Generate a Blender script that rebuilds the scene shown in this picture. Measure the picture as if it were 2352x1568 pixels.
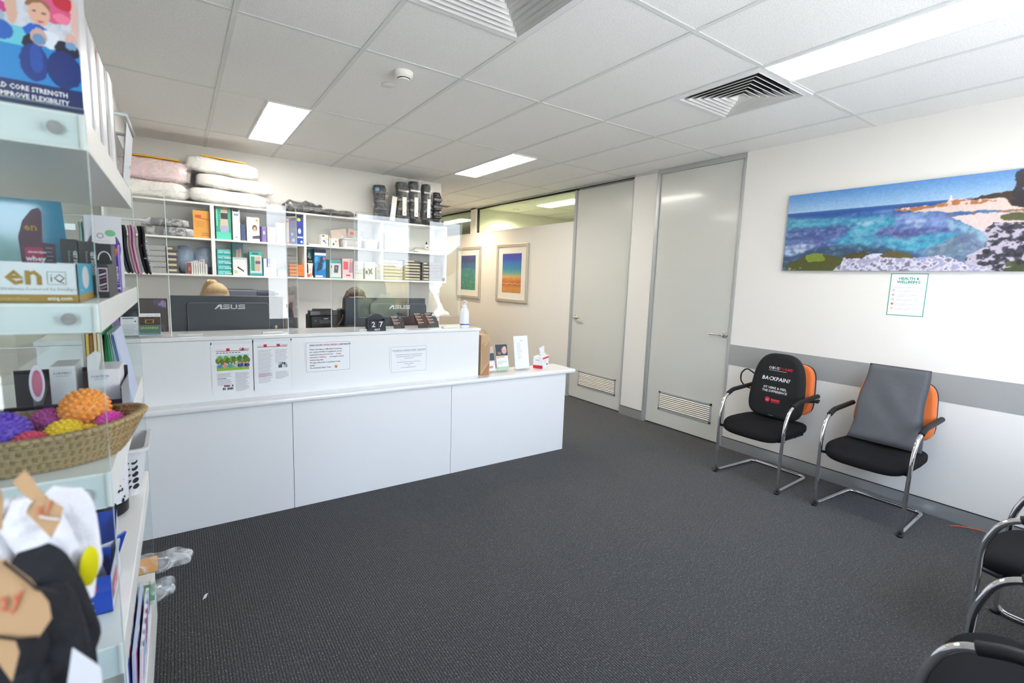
import bpy, bmesh, math, random
import numpy as np
from mathutils import Vector, Matrix
random.seed(7); rng = np.random.RandomState(3)
for o in list(bpy.data.objects): bpy.data.objects.remove(o)
SC = bpy.context.scene; COL = SC.collection
PI = math.pi
# ------------------------------------------------------------------ camera
F, YAW, PIT, ROL = 1108.9, 0.6062, -0.1259, 0.0346
CAM = np.array([-0.2753, -2.7588, 1.508]); CZ = 2.712
fwd = np.array([math.sin(YAW)*math.cos(PIT), math.cos(YAW)*math.cos(PIT), math.sin(PIT)])
rgt = np.array([math.cos(YAW), -math.sin(YAW), 0]); upv = np.cross(rgt, fwd)
RR = math.cos(ROL)*rgt+math.sin(ROL)*upv; UU = -math.sin(ROL)*rgt+math.cos(ROL)*upv
cd = bpy.data.cameras.new('camera'); cam = bpy.data.objects.new('camera', cd); COL.objects.link(cam)
cd.sensor_width = 36; cd.lens = F/2352*36; cd.clip_start = 0.02; cd.clip_end = 200
cam.matrix_world = Matrix(((RR[0], UU[0], -fwd[0], CAM[0]), (RR[1], UU[1], -fwd[1], CAM[1]), (RR[2], UU[2], -fwd[2], CAM[2]), (0, 0, 0, 1)))
cd.dof.use_dof = True; cd.dof.focus_distance = 3.4; cd.dof.aperture_fstop = 3.2
SC.camera = cam
def at(x, y, X=None, Y=None, Z=None):      # where the sight line of a measured point meets a known plane
    r = fwd+(x-1176)/F*RR-(y-784)/F*UU
    t = (X-CAM[0])/r[0] if X is not None else (Y-CAM[1])/r[1] if Y is not None else (Z-CAM[2])/r[2]
    return CAM+t*r
# ------------------------------------------------------------------ world, exposure
SC.view_settings.view_transform = 'Standard'; SC.view_settings.look = 'None'; SC.view_settings.gamma = 1
SC.view_settings.exposure = 0.50; SC.view_settings.use_curve_mapping = False
W = bpy.data.worlds.new('sky'); SC.world = W; W.use_nodes = True
nt = W.node_tree; nt.nodes.clear()
tc = nt.nodes.new('ShaderNodeTexCoord'); sx = nt.nodes.new('ShaderNodeSeparateXYZ'); rp = nt.nodes.new('ShaderNodeValToRGB')
bg = nt.nodes.new('ShaderNodeBackground'); wo = nt.nodes.new('ShaderNodeOutputWorld')
nt.links.new(tc.outputs['Generated'], sx.inputs[0]); nt.links.new(sx.outputs['Z'], rp.inputs[0])
rp.color_ramp.elements[0].position = 0.0; rp.color_ramp.elements[0].color = (.88, .94, 1, 1)
rp.color_ramp.elements[1].position = 0.7; rp.color_ramp.elements[1].color = (.55, .72, 1, 1)
nt.links.new(rp.outputs[0], bg.inputs[0]); nt.links.new(bg.outputs[0], wo.inputs[0])
bg.inputs[1].default_value = SKY = 8.0
PANEL, DOWN = 25.0, 40.0
sl = bpy.data.lights.new('sun', 'SUN'); sl.energy = 36; sl.angle = .01; sl.color = (1, .96, .90); so = bpy.data.objects.new('sun', sl); COL.objects.link(so)
so.rotation_euler = Vector((.12, -.42, -.90)).to_track_quat('-Z', 'Y').to_euler()      # stands behind the building, lights the forecourt
def portal(x0, x1, y, z0, z1):
    ld = bpy.data.lights.new('window_portal', 'AREA'); ld.shape = 'RECTANGLE'; ld.size = x1-x0; ld.size_y = z1-z0
    ld.cycles.is_portal = True
    lo = bpy.data.objects.new('window_portal', ld); COL.objects.link(lo)
    lo.location = ((x0+x1)/2, y, (z0+z1)/2); lo.rotation_euler = (PI/2, 0, 0)   # faces into the room
WINS = [(-1.42, -0.86), (0.68, 1.74), (1.86, 2.72), (2.99, 3.62)]
WZ0, WZ1, WY = 0.85, 2.42, -3.15
for a, b in WINS: portal(a, b, WY-.02, WZ0, WZ1)
# ------------------------------------------------------------------ materials
MATS = {}
def mat(name, col=(.8, .8, .8), rough=.5, metal=0., coat=0., bump=0., bscale=50., emit=None, estr=1., sheen=0., trans=0., spec=.5, attr=None, alpha=1., bstretch=None, detail=2.):
    if name in MATS: return MATS[name]
    m = bpy.data.materials.new(name); m.use_nodes = True; n = m.node_tree.nodes; L = m.node_tree.links
    p = n['Principled BSDF']; p.inputs['Base Color'].default_value = (*col, 1); p.inputs['Roughness'].default_value = rough
    p.inputs['Metallic'].default_value = metal; p.inputs['Coat Weight'].default_value = coat; p.inputs['Coat Roughness'].default_value = .08
    p.inputs['Specular IOR Level'].default_value = spec; p.inputs['Sheen Weight'].default_value = sheen
    p.inputs['Transmission Weight'].default_value = trans; p.inputs['Alpha'].default_value = alpha
    if emit: p.inputs['Emission Color'].default_value = (*emit, 1); p.inputs['Emission Strength'].default_value = estr
    if bump:
        t = n.new('ShaderNodeTexCoord'); q = n.new('ShaderNodeTexNoise'); q.inputs['Scale'].default_value = bscale; q.inputs['Detail'].default_value = detail
        b = n.new('ShaderNodeBump'); b.inputs['Strength'].default_value = min(1, bump); b.inputs['Distance'].default_value = .01 if bump <= 1 else .03
        if bstretch:
            mp = n.new('ShaderNodeMapping'); mp.inputs['Scale'].default_value = bstretch
            L.new(t.outputs['Object'], mp.inputs[0]); L.new(mp.outputs[0], q.inputs[0])
        else: L.new(t.outputs['Object'], q.inputs[0])
        L.new(q.outputs[0], b.inputs['Height']); L.new(b.outputs[0], p.inputs['Normal'])
    if attr:
        a = n.new('ShaderNodeVertexColor'); a.layer_name = attr; L.new(a.outputs[0], p.inputs['Base Color'])
    MATS[name] = m; return m
def c8(r, g, b): return tuple(((v/255)/12.92 if v/255 <= .04045 else ((v/255+.055)/1.055)**2.4) for v in (r, g, b))
def flat(r, g, b, rough=.45, coat=0.):      # plain printed / plastic colour, 8-bit
    return mat('print_%d_%d_%d_%d' % (r, g, b, int(rough*100)+int(coat*1000)), tuple(v*.88 for v in c8(r, g, b)), rough, coat=coat)
def sheet(name, tint, ior=1.49, gl=.0):      # thin clear sheet: fresnel mirror over clear
    m = bpy.data.materials.new(name); m.use_nodes = True; n = m.node_tree.nodes; L = m.node_tree.links; n.clear()
    o = n.new('ShaderNodeOutputMaterial'); mx = n.new('ShaderNodeMixShader'); t = n.new('ShaderNodeBsdfTransparent'); g = n.new('ShaderNodeBsdfGlossy')
    f = n.new('ShaderNodeFresnel'); f.inputs['IOR'].default_value = ior; t.inputs[0].default_value = (*tint, 1); g.inputs['Roughness'].default_value = gl
    # outward and inward faces see the same sheet, so use the plain angle
    gm = n.new('ShaderNodeNewGeometry'); lw = n.new('ShaderNodeVectorMath'); lw.operation = 'DOT_PRODUCT'
    L.new(gm.outputs['Normal'], lw.inputs[0]); L.new(gm.outputs['Incoming'], lw.inputs[1])
    ab = n.new('ShaderNodeMath'); ab.operation = 'ABSOLUTE'; L.new(lw.outputs['Value'], ab.inputs[0])
    s1 = n.new('ShaderNodeMath'); s1.operation = 'SUBTRACT'; s1.inputs[0].default_value = 1; L.new(ab.outputs[0], s1.inputs[1])
    pw = n.new('ShaderNodeMath'); pw.operation = 'POWER'; pw.inputs[1].default_value = 5; L.new(s1.outputs[0], pw.inputs[0])
    r0 = ((ior-1)/(ior+1))**2
    ma = n.new('ShaderNodeMath'); ma.operation = 'MULTIPLY_ADD'; ma.inputs[1].default_value = 1-r0; ma.inputs[2].default_value = r0; L.new(pw.outputs[0], ma.inputs[0])
    L.new(ma.outputs[0], mx.inputs[0]); L.new(t.outputs[0], mx.inputs[1]); L.new(g.outputs[0], mx.inputs[2]); L.new(mx.outputs[0], o.inputs[0])
    MATS[name] = m; return m
ACR = sheet('clear_acrylic', (.975, .98, .98)); GLASS = sheet('shelf_glass', (.93, .965, .965), 1.52); GREEN = sheet('green_window_glass', (.86, .93, .80), 1.52)
BAG = sheet('clear_plastic_film', (.93, .94, .95), 1.9, .12)
def film(name, tint, cover, bs=.45, ns=14):               # crinkled plastic film: partly clear, partly glossy white
    m = bpy.data.materials.new(name); m.use_nodes = True; n = m.node_tree.nodes; L = m.node_tree.links; n.clear()
    o = n.new('ShaderNodeOutputMaterial'); mx = n.new('ShaderNodeMixShader'); t = n.new('ShaderNodeBsdfTransparent'); p = n.new('ShaderNodeBsdfPrincipled')
    p.inputs['Base Color'].default_value = (*tint, 1); p.inputs['Roughness'].default_value = .12; p.inputs['Coat Weight'].default_value = 1
    tcn = n.new('ShaderNodeTexCoord'); q = n.new('ShaderNodeTexNoise'); q.inputs['Scale'].default_value = ns; q.inputs['Detail'].default_value = 3; q.inputs['Distortion'].default_value = 1.5
    L.new(tcn.outputs['Object'], q.inputs[0]); b = n.new('ShaderNodeBump'); b.inputs['Strength'].default_value = bs; b.inputs['Distance'].default_value = .02
    L.new(q.outputs[0], b.inputs['Height']); L.new(b.outputs[0], p.inputs['Normal'])
    r = n.new('ShaderNodeValToRGB'); r.color_ramp.elements[0].position = .42; r.color_ramp.elements[0].color = (cover*.4,)*3+(1,); r.color_ramp.elements[1].position = .62; r.color_ramp.elements[1].color = (min(1, cover*1.8),)*3+(1,)
    L.new(q.outputs[0], r.inputs[0]); L.new(r.outputs[0], mx.inputs[0]); L.new(t.outputs[0], mx.inputs[1]); L.new(p.outputs[0], mx.inputs[2]); L.new(mx.outputs[0], o.inputs[0])
    MATS[name] = m; return m
CRINK = film('crinkled_clear_bag', (.9, .93, .95), .30)
CRINK2 = film('thin_clear_bag', (.85, .87, .9), .10, .5, 20); CRINKW = film('pillow_bag', (.92, .90, .88), .22, .25, 9)
WALL = mat('wall_paint', (.80, .78, .745), .6)
WALLW = mat('wall_paint_warm_light', (.80, .775, .73), .6)  # corridor and inner rooms: warm lamplight put into the wall colour
WHITE = mat('white_laminate', (.83, .84, .85), .32, coat=.15)
WHITEG = mat('gloss_white_top', (.85, .86, .87), .16, coat=.3)
SHELFW = mat('shelf_white', (.86, .86, .84), .35)
LOCKP = mat('pale_panel', (.66, .70, .695), .3)
ALU = mat('satin_aluminium', (.56, .58, .59), .38, .75)
ALUG = mat('grey_aluminium_trim', (.47, .49, .49), .45, .35)
BRASS = mat('satin_nickel', (.66, .63, .56), .25, 1)
CHROME = mat('chrome', (.82, .82, .84), .06, 1)
DOORM = mat('grey_door_laminate', (.62, .625, .59), .22, coat=.25)
BAND = mat('grey_wall_vinyl', (.34, .345, .34), .5)
BLACKF = mat('black_seat_fabric', (.007, .0065, .0075), .85, bump=.15, bscale=900, spec=.2)
OBUSF = mat('black_cushion_cloth', (.008, .008, .009), .9, bump=.1, bscale=600)
ORANGE = mat('orange_seat_fabric', (.72, .16, .03), .8, bump=.2, bscale=900, sheen=.2)
GREYV = mat('grey_velour', (.085, .088, .098), .85, sheen=.25, bump=.35, bscale=14)
BLKP = mat('black_plastic', (.010, .010, .011), .45, spec=.35)
BLKG = mat('black_gloss_plastic', (.012, .014, .02), .18, coat=.4)
MONI = mat('monitor_back', (.022, .032, .046), .45)
SKIN = mat('skin', (.66, .40, .29), .5); 
BLOND = mat('blonde_hair', (.58, .40, .20), .5, bump=.5, bscale=40, bstretch=(8, 1, 1)); BROWN = mat('brown_hair', (.10, .07, .05), .45, bump=.8, bscale=40, bstretch=(8, 1, 1))
PAPER = mat('paper', (.83, .84, .86), .5); KRAFT = mat('kraft_paper', (.50, .32, .17), .8)
INK = flat(40, 42, 52); INKG = flat(150, 152, 165); WTXT = flat(240, 240, 240)
PAN = mat('light_diffuser', (1, 1, 1), emit=(1, .95, .87), estr=PANEL); DLM = mat('downlight_lens', (1, 1, 1), emit=(1, .88, .68), estr=DOWN)
PICM = mat('printed_picture', rough=.35, attr='Col')
# carpet: ribbed charcoal loop with pale flecks
def carpet():
    m = bpy.data.materials.new('ribbed_carpet'); m.use_nodes = True; n = m.node_tree.nodes; L = m.node_tree.links; p = n['Principled BSDF']
    t = n.new('ShaderNodeTexCoord'); w = n.new('ShaderNodeTexWave'); w.wave_type = 'BANDS'; w.bands_direction = 'X'; w.inputs['Scale'].default_value = 28; w.inputs['Distortion'].default_value = .6; w.inputs['Detail Scale'].default_value = 30
    L.new(t.outputs['Object'], w.inputs[0])
    mp = n.new('ShaderNodeMapping'); mp.inputs['Scale'].default_value = (1, .4, 1); L.new(t.outputs['Object'], mp.inputs[0])
    q = n.new('ShaderNodeTexNoise'); q.inputs['Scale'].default_value = 260; q.inputs['Detail'].default_value = 1; L.new(mp.outputs[0], q.inputs[0])
    r = n.new('ShaderNodeValToRGB'); e = r.color_ramp.elements; e[0].position = .40; e[0].color = (.013, .0135, .015, 1); e[1].position = .60; e[1].color = (.060, .0585, .059, 1)
    e2 = e.new(.72); e2.color = (.24, .23, .22, 1)
    L.new(q.outputs[0], r.inputs[0])
    mx = n.new('ShaderNodeMix'); mx.data_type = 'RGBA'; mx.blend_type = 'MULTIPLY'; mx.inputs[0].default_value = .72
    L.new(r.outputs[0], mx.inputs[6]); L.new(w.outputs['Color'], mx.inputs[7]); L.new(mx.outputs[2], p.inputs['Base Color'])
    ad = n.new('ShaderNodeMath'); ad.operation = 'ADD'; L.new(w.outputs['Fac'], ad.inputs[0]); L.new(q.outputs[0], ad.inputs[1])
    b = n.new('ShaderNodeBump'); b.inputs['Strength'].default_value = .8; b.inputs['Distance'].default_value = .004; L.new(ad.outputs[0], b.inputs['Height']); L.new(b.outputs[0], p.inputs['Normal'])
    p.inputs['Roughness'].default_value = .9; p.inputs['Sheen Weight'].default_value = .15; return m
CARPET = carpet()
def ceilmat():
    m = mat('ceiling_tile', (.72, .72, .715), .9); n = m.node_tree.nodes; L = m.node_tree.links; p = n['Principled BSDF']
    t = n.new('ShaderNodeTexCoord'); q = n.new('ShaderNodeTexNoise'); q.inputs['Scale'].default_value = 180; q.inputs['Detail'].default_value = 3; L.new(t.outputs['Object'], q.inputs[0])
    r = n.new('ShaderNodeValToRGB'); r.color_ramp.elements[0].position = .33; r.color_ramp.elements[0].color = (.70, .70, .69, 1); r.color_ramp.elements[1].position = .47; r.color_ramp.elements[1].color = (.91, .90, .885, 1)
    L.new(q.outputs[0], r.inputs[0]); L.new(r.outputs[0], p.inputs['Base Color']); return m
TILE = ceilmat(); TBAR = mat('ceiling_bar', (.74, .75, .73), .5)
# ------------------------------------------------------------------ mesh builder
_fonts = {}
def text_mesh(s, size, bold, shear, align):
    key = (s, round(size, 4), bold, shear, align)
    if key not in _fonts:
        c = bpy.data.curves.new('t', 'FONT'); c.body = s; c.size = size; c.offset = bold*size; c.shear = shear; c.align_x = align; c.resolution_u = 1
        o = bpy.data.objects.new('t', c); COL.objects.link(o); dg = bpy.context.evaluated_depsgraph_get(); dg.update()
        me = bpy.data.meshes.new_from_object(o.evaluated_get(dg)); vs = [v.co.copy() for v in me.vertices]; fs = [tuple(p.vertices) for p in me.polygons]
        bpy.data.objects.remove(o); bpy.data.curves.remove(c); bpy.data.meshes.remove(me); _fonts[key] = (vs, fs)
    return _fonts[key]
def frame(o, xd, yd):
    x = Vector(xd).normalized(); y = Vector(yd).normalized(); z = x.cross(y); o = Vector(o)
    return Matrix(((x.x, y.x, z.x, o.x), (x.y, y.y, z.y, o.y), (x.z, y.z, z.z, o.z), (0, 0, 0, 1)))
class MB:
    def __init__(s): s.v = []; s.f = []; s.mi = []; s.sm = []; s.mats = []; s.cols = None
    def add(s, vs, fs, m, M=None, smooth=False):
        b = len(s.v)
        if m not in s.mats: s.mats.append(m)
        k = s.mats.index(m)
        for v in vs:
            v = Vector(v); s.v.append(tuple(M @ v if M else v))
        for f in fs: s.f.append(tuple(b+i for i in f)); s.mi.append(k); s.sm.append(smooth)
        return s
    def box(s, x0, x1, y0, y1, z0, z1, m, bev=0., M=None, seg=2):
        if bev <= 0:
            vs = [(x, y, z) for z in (z0, z1) for y in (y0, y1) for x in (x0, x1)]
            return s.add(vs, [(0, 2, 3, 1), (4, 5, 7, 6), (0, 1, 5, 4), (2, 6, 7, 3), (0, 4, 6, 2), (1, 3, 7, 5)], m, M)
        bm = bmesh.new(); bmesh.ops.create_cube(bm, size=1)
        for v in bm.verts: v.co = Vector(((x0+x1)/2+v.co.x*(x1-x0), (y0+y1)/2+v.co.y*(y1-y0), (z0+z1)/2+v.co.z*(z1-z0)))
        bmesh.ops.bevel(bm, geom=bm.edges[:], offset=bev, segments=seg, affect='EDGES', profile=.5)
        return s.bm(bm, m, M)
    def bm(s, bm, m, M=None, smooth=False):
        bm.verts.index_update(); vs = [v.co.copy() for v in bm.verts]; fs = [tuple(v.index for v in f.verts) for f in bm.faces]; bm.free()
        return s.add(vs, fs, m, M, smooth)
    def quad(s, a, b, c, d, m, M=None): return s.add([a, b, c, d], [(0, 1, 2, 3)], m, M)
    def rect(s, M, x0, x1, y0, y1, m, z=.0006): return s.add([(x0, y0, z), (x1, y0, z), (x1, y1, z), (x0, y1, z)], [(0, 1, 2, 3)], m, M)
    def disc(s, M, x, y, rx, ry, m, z=.0008, n=20):
        return s.add([(x+rx*math.cos(2*PI*i/n), y+ry*math.sin(2*PI*i/n), z) for i in range(n)], [tuple(range(n))], m, M)
    def poly(s, M, pts, m, z=.0008): return s.add([(x, y, z) for x, y in pts], [tuple(range(len(pts)))], m, M)
    def text(s, t, size, m, M, x=0, y=0, bold=0., shear=0., align='LEFT', z=.001):
        vs, fs = text_mesh(t, size, bold, shear, align)
        return s.add([(v.x+x, v.y+y, z) for v in vs], fs, m, M)
    def tube(s, path, r, m, seg=10, closed=False, M=None, r1=None):
        P = [Vector(p) for p in path]; n = len(P); vs = []; fs = []; up = None
        for i, p in enumerate(P):
            a = P[i-1] if (i > 0 or closed) else P[i]; b = P[(i+1) % n] if (i < n-1 or closed) else P[i]
            t = (b-a).normalized()
            if up is None: up = t.orthogonal().normalized()
            up = (up-t*up.dot(t)).normalized(); sd = t.cross(up)
            rr = r if r1 is None else r+(r1-r)*i/(n-1)
            for k in range(seg): an = 2*PI*k/seg; vs.append(p+(up*math.cos(an)+sd*math.sin(an))*rr)
        m_ = n if closed else n-1
        for i in range(m_):
            for k in range(seg): j = (i+1) % n; fs.append((i*seg+k, i*seg+(k+1) % seg, j*seg+(k+1) % seg, j*seg+k))
        s.add(vs, fs, m, M, True)
        if not closed: s.add(vs[:seg], [tuple(range(seg))[::-1]], m, M); s.add(vs[-seg:], [tuple(range(seg))], m, M)
        return s
    def lathe(s, prof, m, c=(0, 0, 0), seg=24, M=None, sx=1., sy=1., smooth=True):
        vs = []; fs = []; n = len(prof)
        for r, z in prof:
            for k in range(seg): a = 2*PI*k/seg; vs.append((c[0]+r*sx*math.cos(a), c[1]+r*sy*math.sin(a), c[2]+z))
        for i in range(n-1):
            for k in range(seg): fs.append((i*seg+k, i*seg+(k+1) % seg, (i+1)*seg+(k+1) % seg, (i+1)*seg+k))
        s.add(vs, fs, m, M, smooth)
        if prof[0][0] > 1e-5: s.add(vs[:seg], [tuple(range(seg))[::-1]], m, M)
        if prof[-1][0] > 1e-5: s.add(vs[-seg:], [tuple(range(seg))], m, M)
        return s
    def sq(s, c, a, m, e1=1., e2=1., M=None, nu=28, nv=14, disp=None):     # super-ellipsoid
        f = lambda w, e: math.copysign(abs(w)**e, w); vs = []; fs = []
        for i in range(nv+1):
            t = -PI/2+PI*i/nv
            for j in range(nu):
                u = 2*PI*j/nu
                p = Vector((a[0]*f(math.cos(t), e1)*f(math.cos(u), e2), a[1]*f(math.cos(t), e1)*f(math.sin(u), e2), a[2]*f(math.sin(t), e1)))
                if disp: p = disp(p)
                vs.append(p+Vector(c))
        for i in range(nv):
            for j in range(nu): fs.append((i*nu+j, i*nu+(j+1) % nu, (i+1)*nu+(j+1) % nu, (i+1)*nu+j))
        return s.add(vs, fs, m, M, True)
    def slab(s, out, t, m, M=None, rnd=.02, n=5):      # outline in xy, thickness along z, rounded rims
        c = Vector((sum(p[0] for p in out)/len(out), sum(p[1] for p in out)/len(out))); k = len(out); rings = []
        for side in (-1, 1):
            for i in range(n+1):
                a = PI/2*i/n if side < 0 else PI/2*(n-i)/n
                ins = rnd*(1-math.sin(a)); z = side*(t/2-min(rnd, t/2)*(1-math.cos(a)))
                if side > 0 and i == 0 and abs(t-2*rnd) < 1e-6: continue
                R = []
                for p in out:
                    d = Vector(p)-c; l = d.length; R.append((c.x+d.x*(1-ins/l), c.y+d.y*(1-ins/l), z))
                rings.append(R)
        vs = [v for r in rings for v in r]; fs = []
        for i in range(len(rings)-1):
            for j in range(k): fs.append((i*k+j, i*k+(j+1) % k, (i+1)*k+(j+1) % k, (i+1)*k+j))
        s.add(vs, fs, m, M, True); s.add(rings[0], [tuple(range(k))[::-1]], m, M, True); s.add(rings[-1], [tuple(range(k))], m, M, True); return s
    def build(s, name, parent=None, org=None, local=False, **tags):
        me = bpy.data.meshes.new(name); V = np.array(s.v, float)
        if parent is not None:
            off = np.zeros(3) if local else np.array(parent_loc(parent))
        else:
            off = np.array(org, float) if org is not None else np.array([(V[:, 0].min()+V[:, 0].max())/2, (V[:, 1].min()+V[:, 1].max())/2, V[:, 2].min()])
            if local: off = np.zeros(3)
        me.from_pydata([tuple(v) for v in V-off], [], s.f)
        for m in s.mats: me.materials.append(m)
        me.polygons.foreach_set('material_index', s.mi); me.polygons.foreach_set('use_smooth', s.sm)
        if s.cols is not None:
            ca = me.color_attributes.new('Col', 'FLOAT_COLOR', 'POINT'); full = np.ones((len(V), 4), np.float32); full[:len(s.cols), :3] = s.cols; ca.data.foreach_set('color', full.ravel())
        me.update()
        o = bpy.data.objects.new(name, me); COL.objects.link(o)
        if parent is not None: o.parent = parent
        elif not local: o.location = off
        for k, v in tags.items():
            if v is not None: o[k] = v
        return o
def parent_loc(p):
    l = Vector(p.location)
    while p.parent: p = p.parent; l += Vector(p.location)
    return tuple(l)
def thing(name, label, cat, loc, group=None):
    o = bpy.data.objects.new(name, None); COL.objects.link(o); o.location = loc; o.empty_display_size = .1
    o['label'] = label; o['category'] = cat
    if group: o['group'] = group
    return o
def T(b, name, label, cat, group=None, **k): return b.build(name, label=label, category=cat, group=group, **k)
def S(b, name, parent=None, **k): return b.build(name, parent, kind='structure' if parent is None else None, **k)
def dup(o, loc=None, rotz=None, label=None, par=None):
    c = o.copy(); COL.objects.link(c)
    if par is not None: c.parent = par
    if loc is not None: c.location = loc
    if rotz is not None: c.rotation_euler = (0, 0, rotz)
    if label: c['label'] = label
    for ch in list(o.children): dup(ch, par=c)
    return c
def picture(b, M, w, h, nx, ny, fn, m=None, z=.0008):      # printed picture: fine grid coloured by position
    assert not b.v
    u, v = np.meshgrid(np.linspace(0, 1, nx), np.linspace(0, 1, ny)); c = fn(u, v).reshape(-1, 3)
    vs = [(a*w, d*h, z) for a, d in zip(u.ravel(), v.ravel())]
    fs = [(j*nx+i, j*nx+i+1, (j+1)*nx+i+1, (j+1)*nx+i) for j in range(ny-1) for i in range(nx-1)]
    b.add(vs, fs, m or PICM, M); b.cols = c8a(c); return b
def c8a(c): c = np.clip(c, 0, 255)/255.; return .84*np.where(c <= .04045, c/12.92, ((c+.055)/1.055)**2.4)
def blur(c, n):
    for _ in range(n):
        p = np.pad(c, ((1, 1), (1, 1), (0, 0)), 'edge'); c = (p[1:-1, 1:-1]*2+p[:-2, 1:-1]+p[2:, 1:-1]+p[1:-1, :-2]+p[1:-1, 2:])/6
    return c
def inpoly(u, v, P):
    r = np.zeros(u.shape, bool); n = len(P)
    for i in range(n):
        x0, y0 = P[i]; x1, y1 = P[(i+1) % n]
        if y0 == y1: continue
        k = ((y0 > v) != (y1 > v)) & (u < (x1-x0)*(v-y0)/(y1-y0)+x0); r ^= k
    return r
def vnoise(u, v, sx, sy, seed=0, oct=4):
    u = np.clip(u, 0, 1); v = np.clip(v, 0, 1); r = np.random.RandomState(seed); out = np.zeros(u.shape); amp = 1; tot = 0
    for o in range(oct):
        nx, ny = int(sx*2**o)+2, int(sy*2**o)+2; g = r.rand(ny+1, nx+1)
        x = u*(nx-1.01); y = v*(ny-1.01); i = x.astype(int); j = y.astype(int); a = x-i; b = y-j; a = a*a*(3-2*a); b = b*b*(3-2*b)
        out += amp*(g[j, i]*(1-a)*(1-b)+g[j, i+1]*a*(1-b)+g[j+1, i]*(1-a)*b+g[j+1, i+1]*a*b); tot += amp; amp *= .55
    return out/tot
def mixc(c, mask, col, k=1.):
    m = (mask*k)[..., None] if mask.dtype != bool else mask[..., None]*k
    return c*(1-m)+np.array(col, float)*m
def paint(u, v, base): return np.ones(u.shape+(3,))*np.array(base, float)
def ell(u, v, cx, cy, rx, ry): return ((u-cx)/rx)**2+((v-cy)/ry)**2 < 1
exec_parts = None
# ================================================================== THE SETTING
XW, YB, YF, XL, YE = 3.96, 3.08, WY, -1.45, 9.6
b = MB(); b.box(XL-.1, 7.2, YF-.1, YE+.1, -.1, 0, CARPET); S(b, 'floor')
b = MB(); vents = [(1, -2), (4, -2)]
for i in range(-3, 12):
    for j in range(-6, 16):
        if (i, j) in vents: continue
        b.quad((i*.6, j*.6, CZ), (i*.6, j*.6+.6, CZ), (i*.6+.6, j*.6+.6, CZ), (i*.6+.6, j*.6, CZ), TILE)
b.box(-1.9, 7.3, -3.7, 9.8, CZ+.2, CZ+.3, TILE)
ceil = S(b, 'ceiling')
b = MB()
for i in range(-1, 12): b.box(i*.6-.012, i*.6+.012, YF, YE, CZ-.004, CZ-.001, TBAR)
for j in range(-2, 9): b.box(-.6, 7.2, j*1.2-.012, j*1.2+.012, CZ-.0035, CZ-.001, TBAR)
for x, y0, y1 in [(.3, 1.2, 2.4), (2.7, 1.2, 2.4), (2.7, -2.4, -1.2), (4.8, 2.4, 3.6), (4.8, 6, 7.2)]: b.box(x-.01, x+.01, y0, y1, CZ-.0034, CZ-.001, TBAR)
for x, y in [(.6, -.6), (2.4, -.6)]: b.box(x, x+.6, y-.012, y+.012, CZ-.0034, CZ-.001, TBAR)
b.build('ceiling_grid', ceil)
# walls
b = MB(); b.box(XL, 2.58, YB, YB+.1, 0, CZ, WALL); b.box(2.48, 2.58, YB+.1, YE, 0, CZ, WALLW); S(b, 'wall_back')
b = MB(); b.box(XL-.1, XL, YF, YB+.1, 0, CZ, WALL); S(b, 'wall_left')
b = MB(); b.box(2.48, 7.2, YE, YE+.1, 0, CZ, WALLW); S(b, 'wall_corridor_end')
b = MB(); b.box(XL, -.59, YF, YB, 2.45, CZ, WALL); S(b, 'trim_1')       # bulkhead over the left side
b = MB()
for x0, x1, y0, y1, z0, z1 in [(0, .1, YF, -.235, 0, CZ), (0, .1, .745, 1.065, 0, CZ), (0, .1, 2.04, YE, 0, 2.275), (0, .1, 4.56, 4.74, 2.275, CZ), (0, .1, 2.04, YE, 2.69, CZ)]:
    b.box(XW+x0, XW+x1, y0, y1, z0, z1, WALLW if y0 > 1.9 else WALL)
b.box(XW+.1, XW+.12, -3.15, 2.04, 0, CZ, WALL)
S(b, 'wall_right')
b = MB(); b.box(XW+.1, 7.1, 4.58, 4.68, 0, CZ, WALLW); b.box(7.1, 7.2, 2.04, YE, 0, CZ, WALLW); b.box(XW+.1, 7.2, 1.94, 2.04, 0, CZ, WALLW); S(b, 'wall_inner_rooms')
b = MB(); b.box(XW-.003, XW, YF, -.235, .795, .985, BAND); S(b, 'trim_2')
def skirting(n, y0, y1):
    b = MB(); b.box(XW-.012, XW, y0, y1, 0, .096, ALU); b.box(XW-.013, XW, y0, y1, .096, .1, BLKP); S(b, n)
skirting('baseboard_right', YF, -.24); skirting('baseboard_pier', .745, 1.065)
b = MB(); b.box(XW-.006, XW+.03, -.235, .745, 2.665, CZ-.003, ALUG); b.box(XW-.006, XW+.03, 1.065, 4.56, 2.69, CZ-.003, ALUG); b.box(XW-.006, XW+.03, 4.74, YE, 2.69, CZ-.003, ALUG)
b.box(XW-.010, XW+.02, -.235, 4.56, 2.69, 2.698, ALU); S(b, 'trim_3')
b = MB()
for y0, y1 in [(-.235, -.212), (.705, .745), (1.065, 1.082), (2.0, 2.04)]: b.box(XW-.006, XW+.04, y0, y1, 0, 2.67, ALUG)
for y in (.722, 2.018): b.box(XW-.009, XW, y-.004, y+.004, 0, 2.67, ALU)
S(b, 'trim_4')
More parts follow.
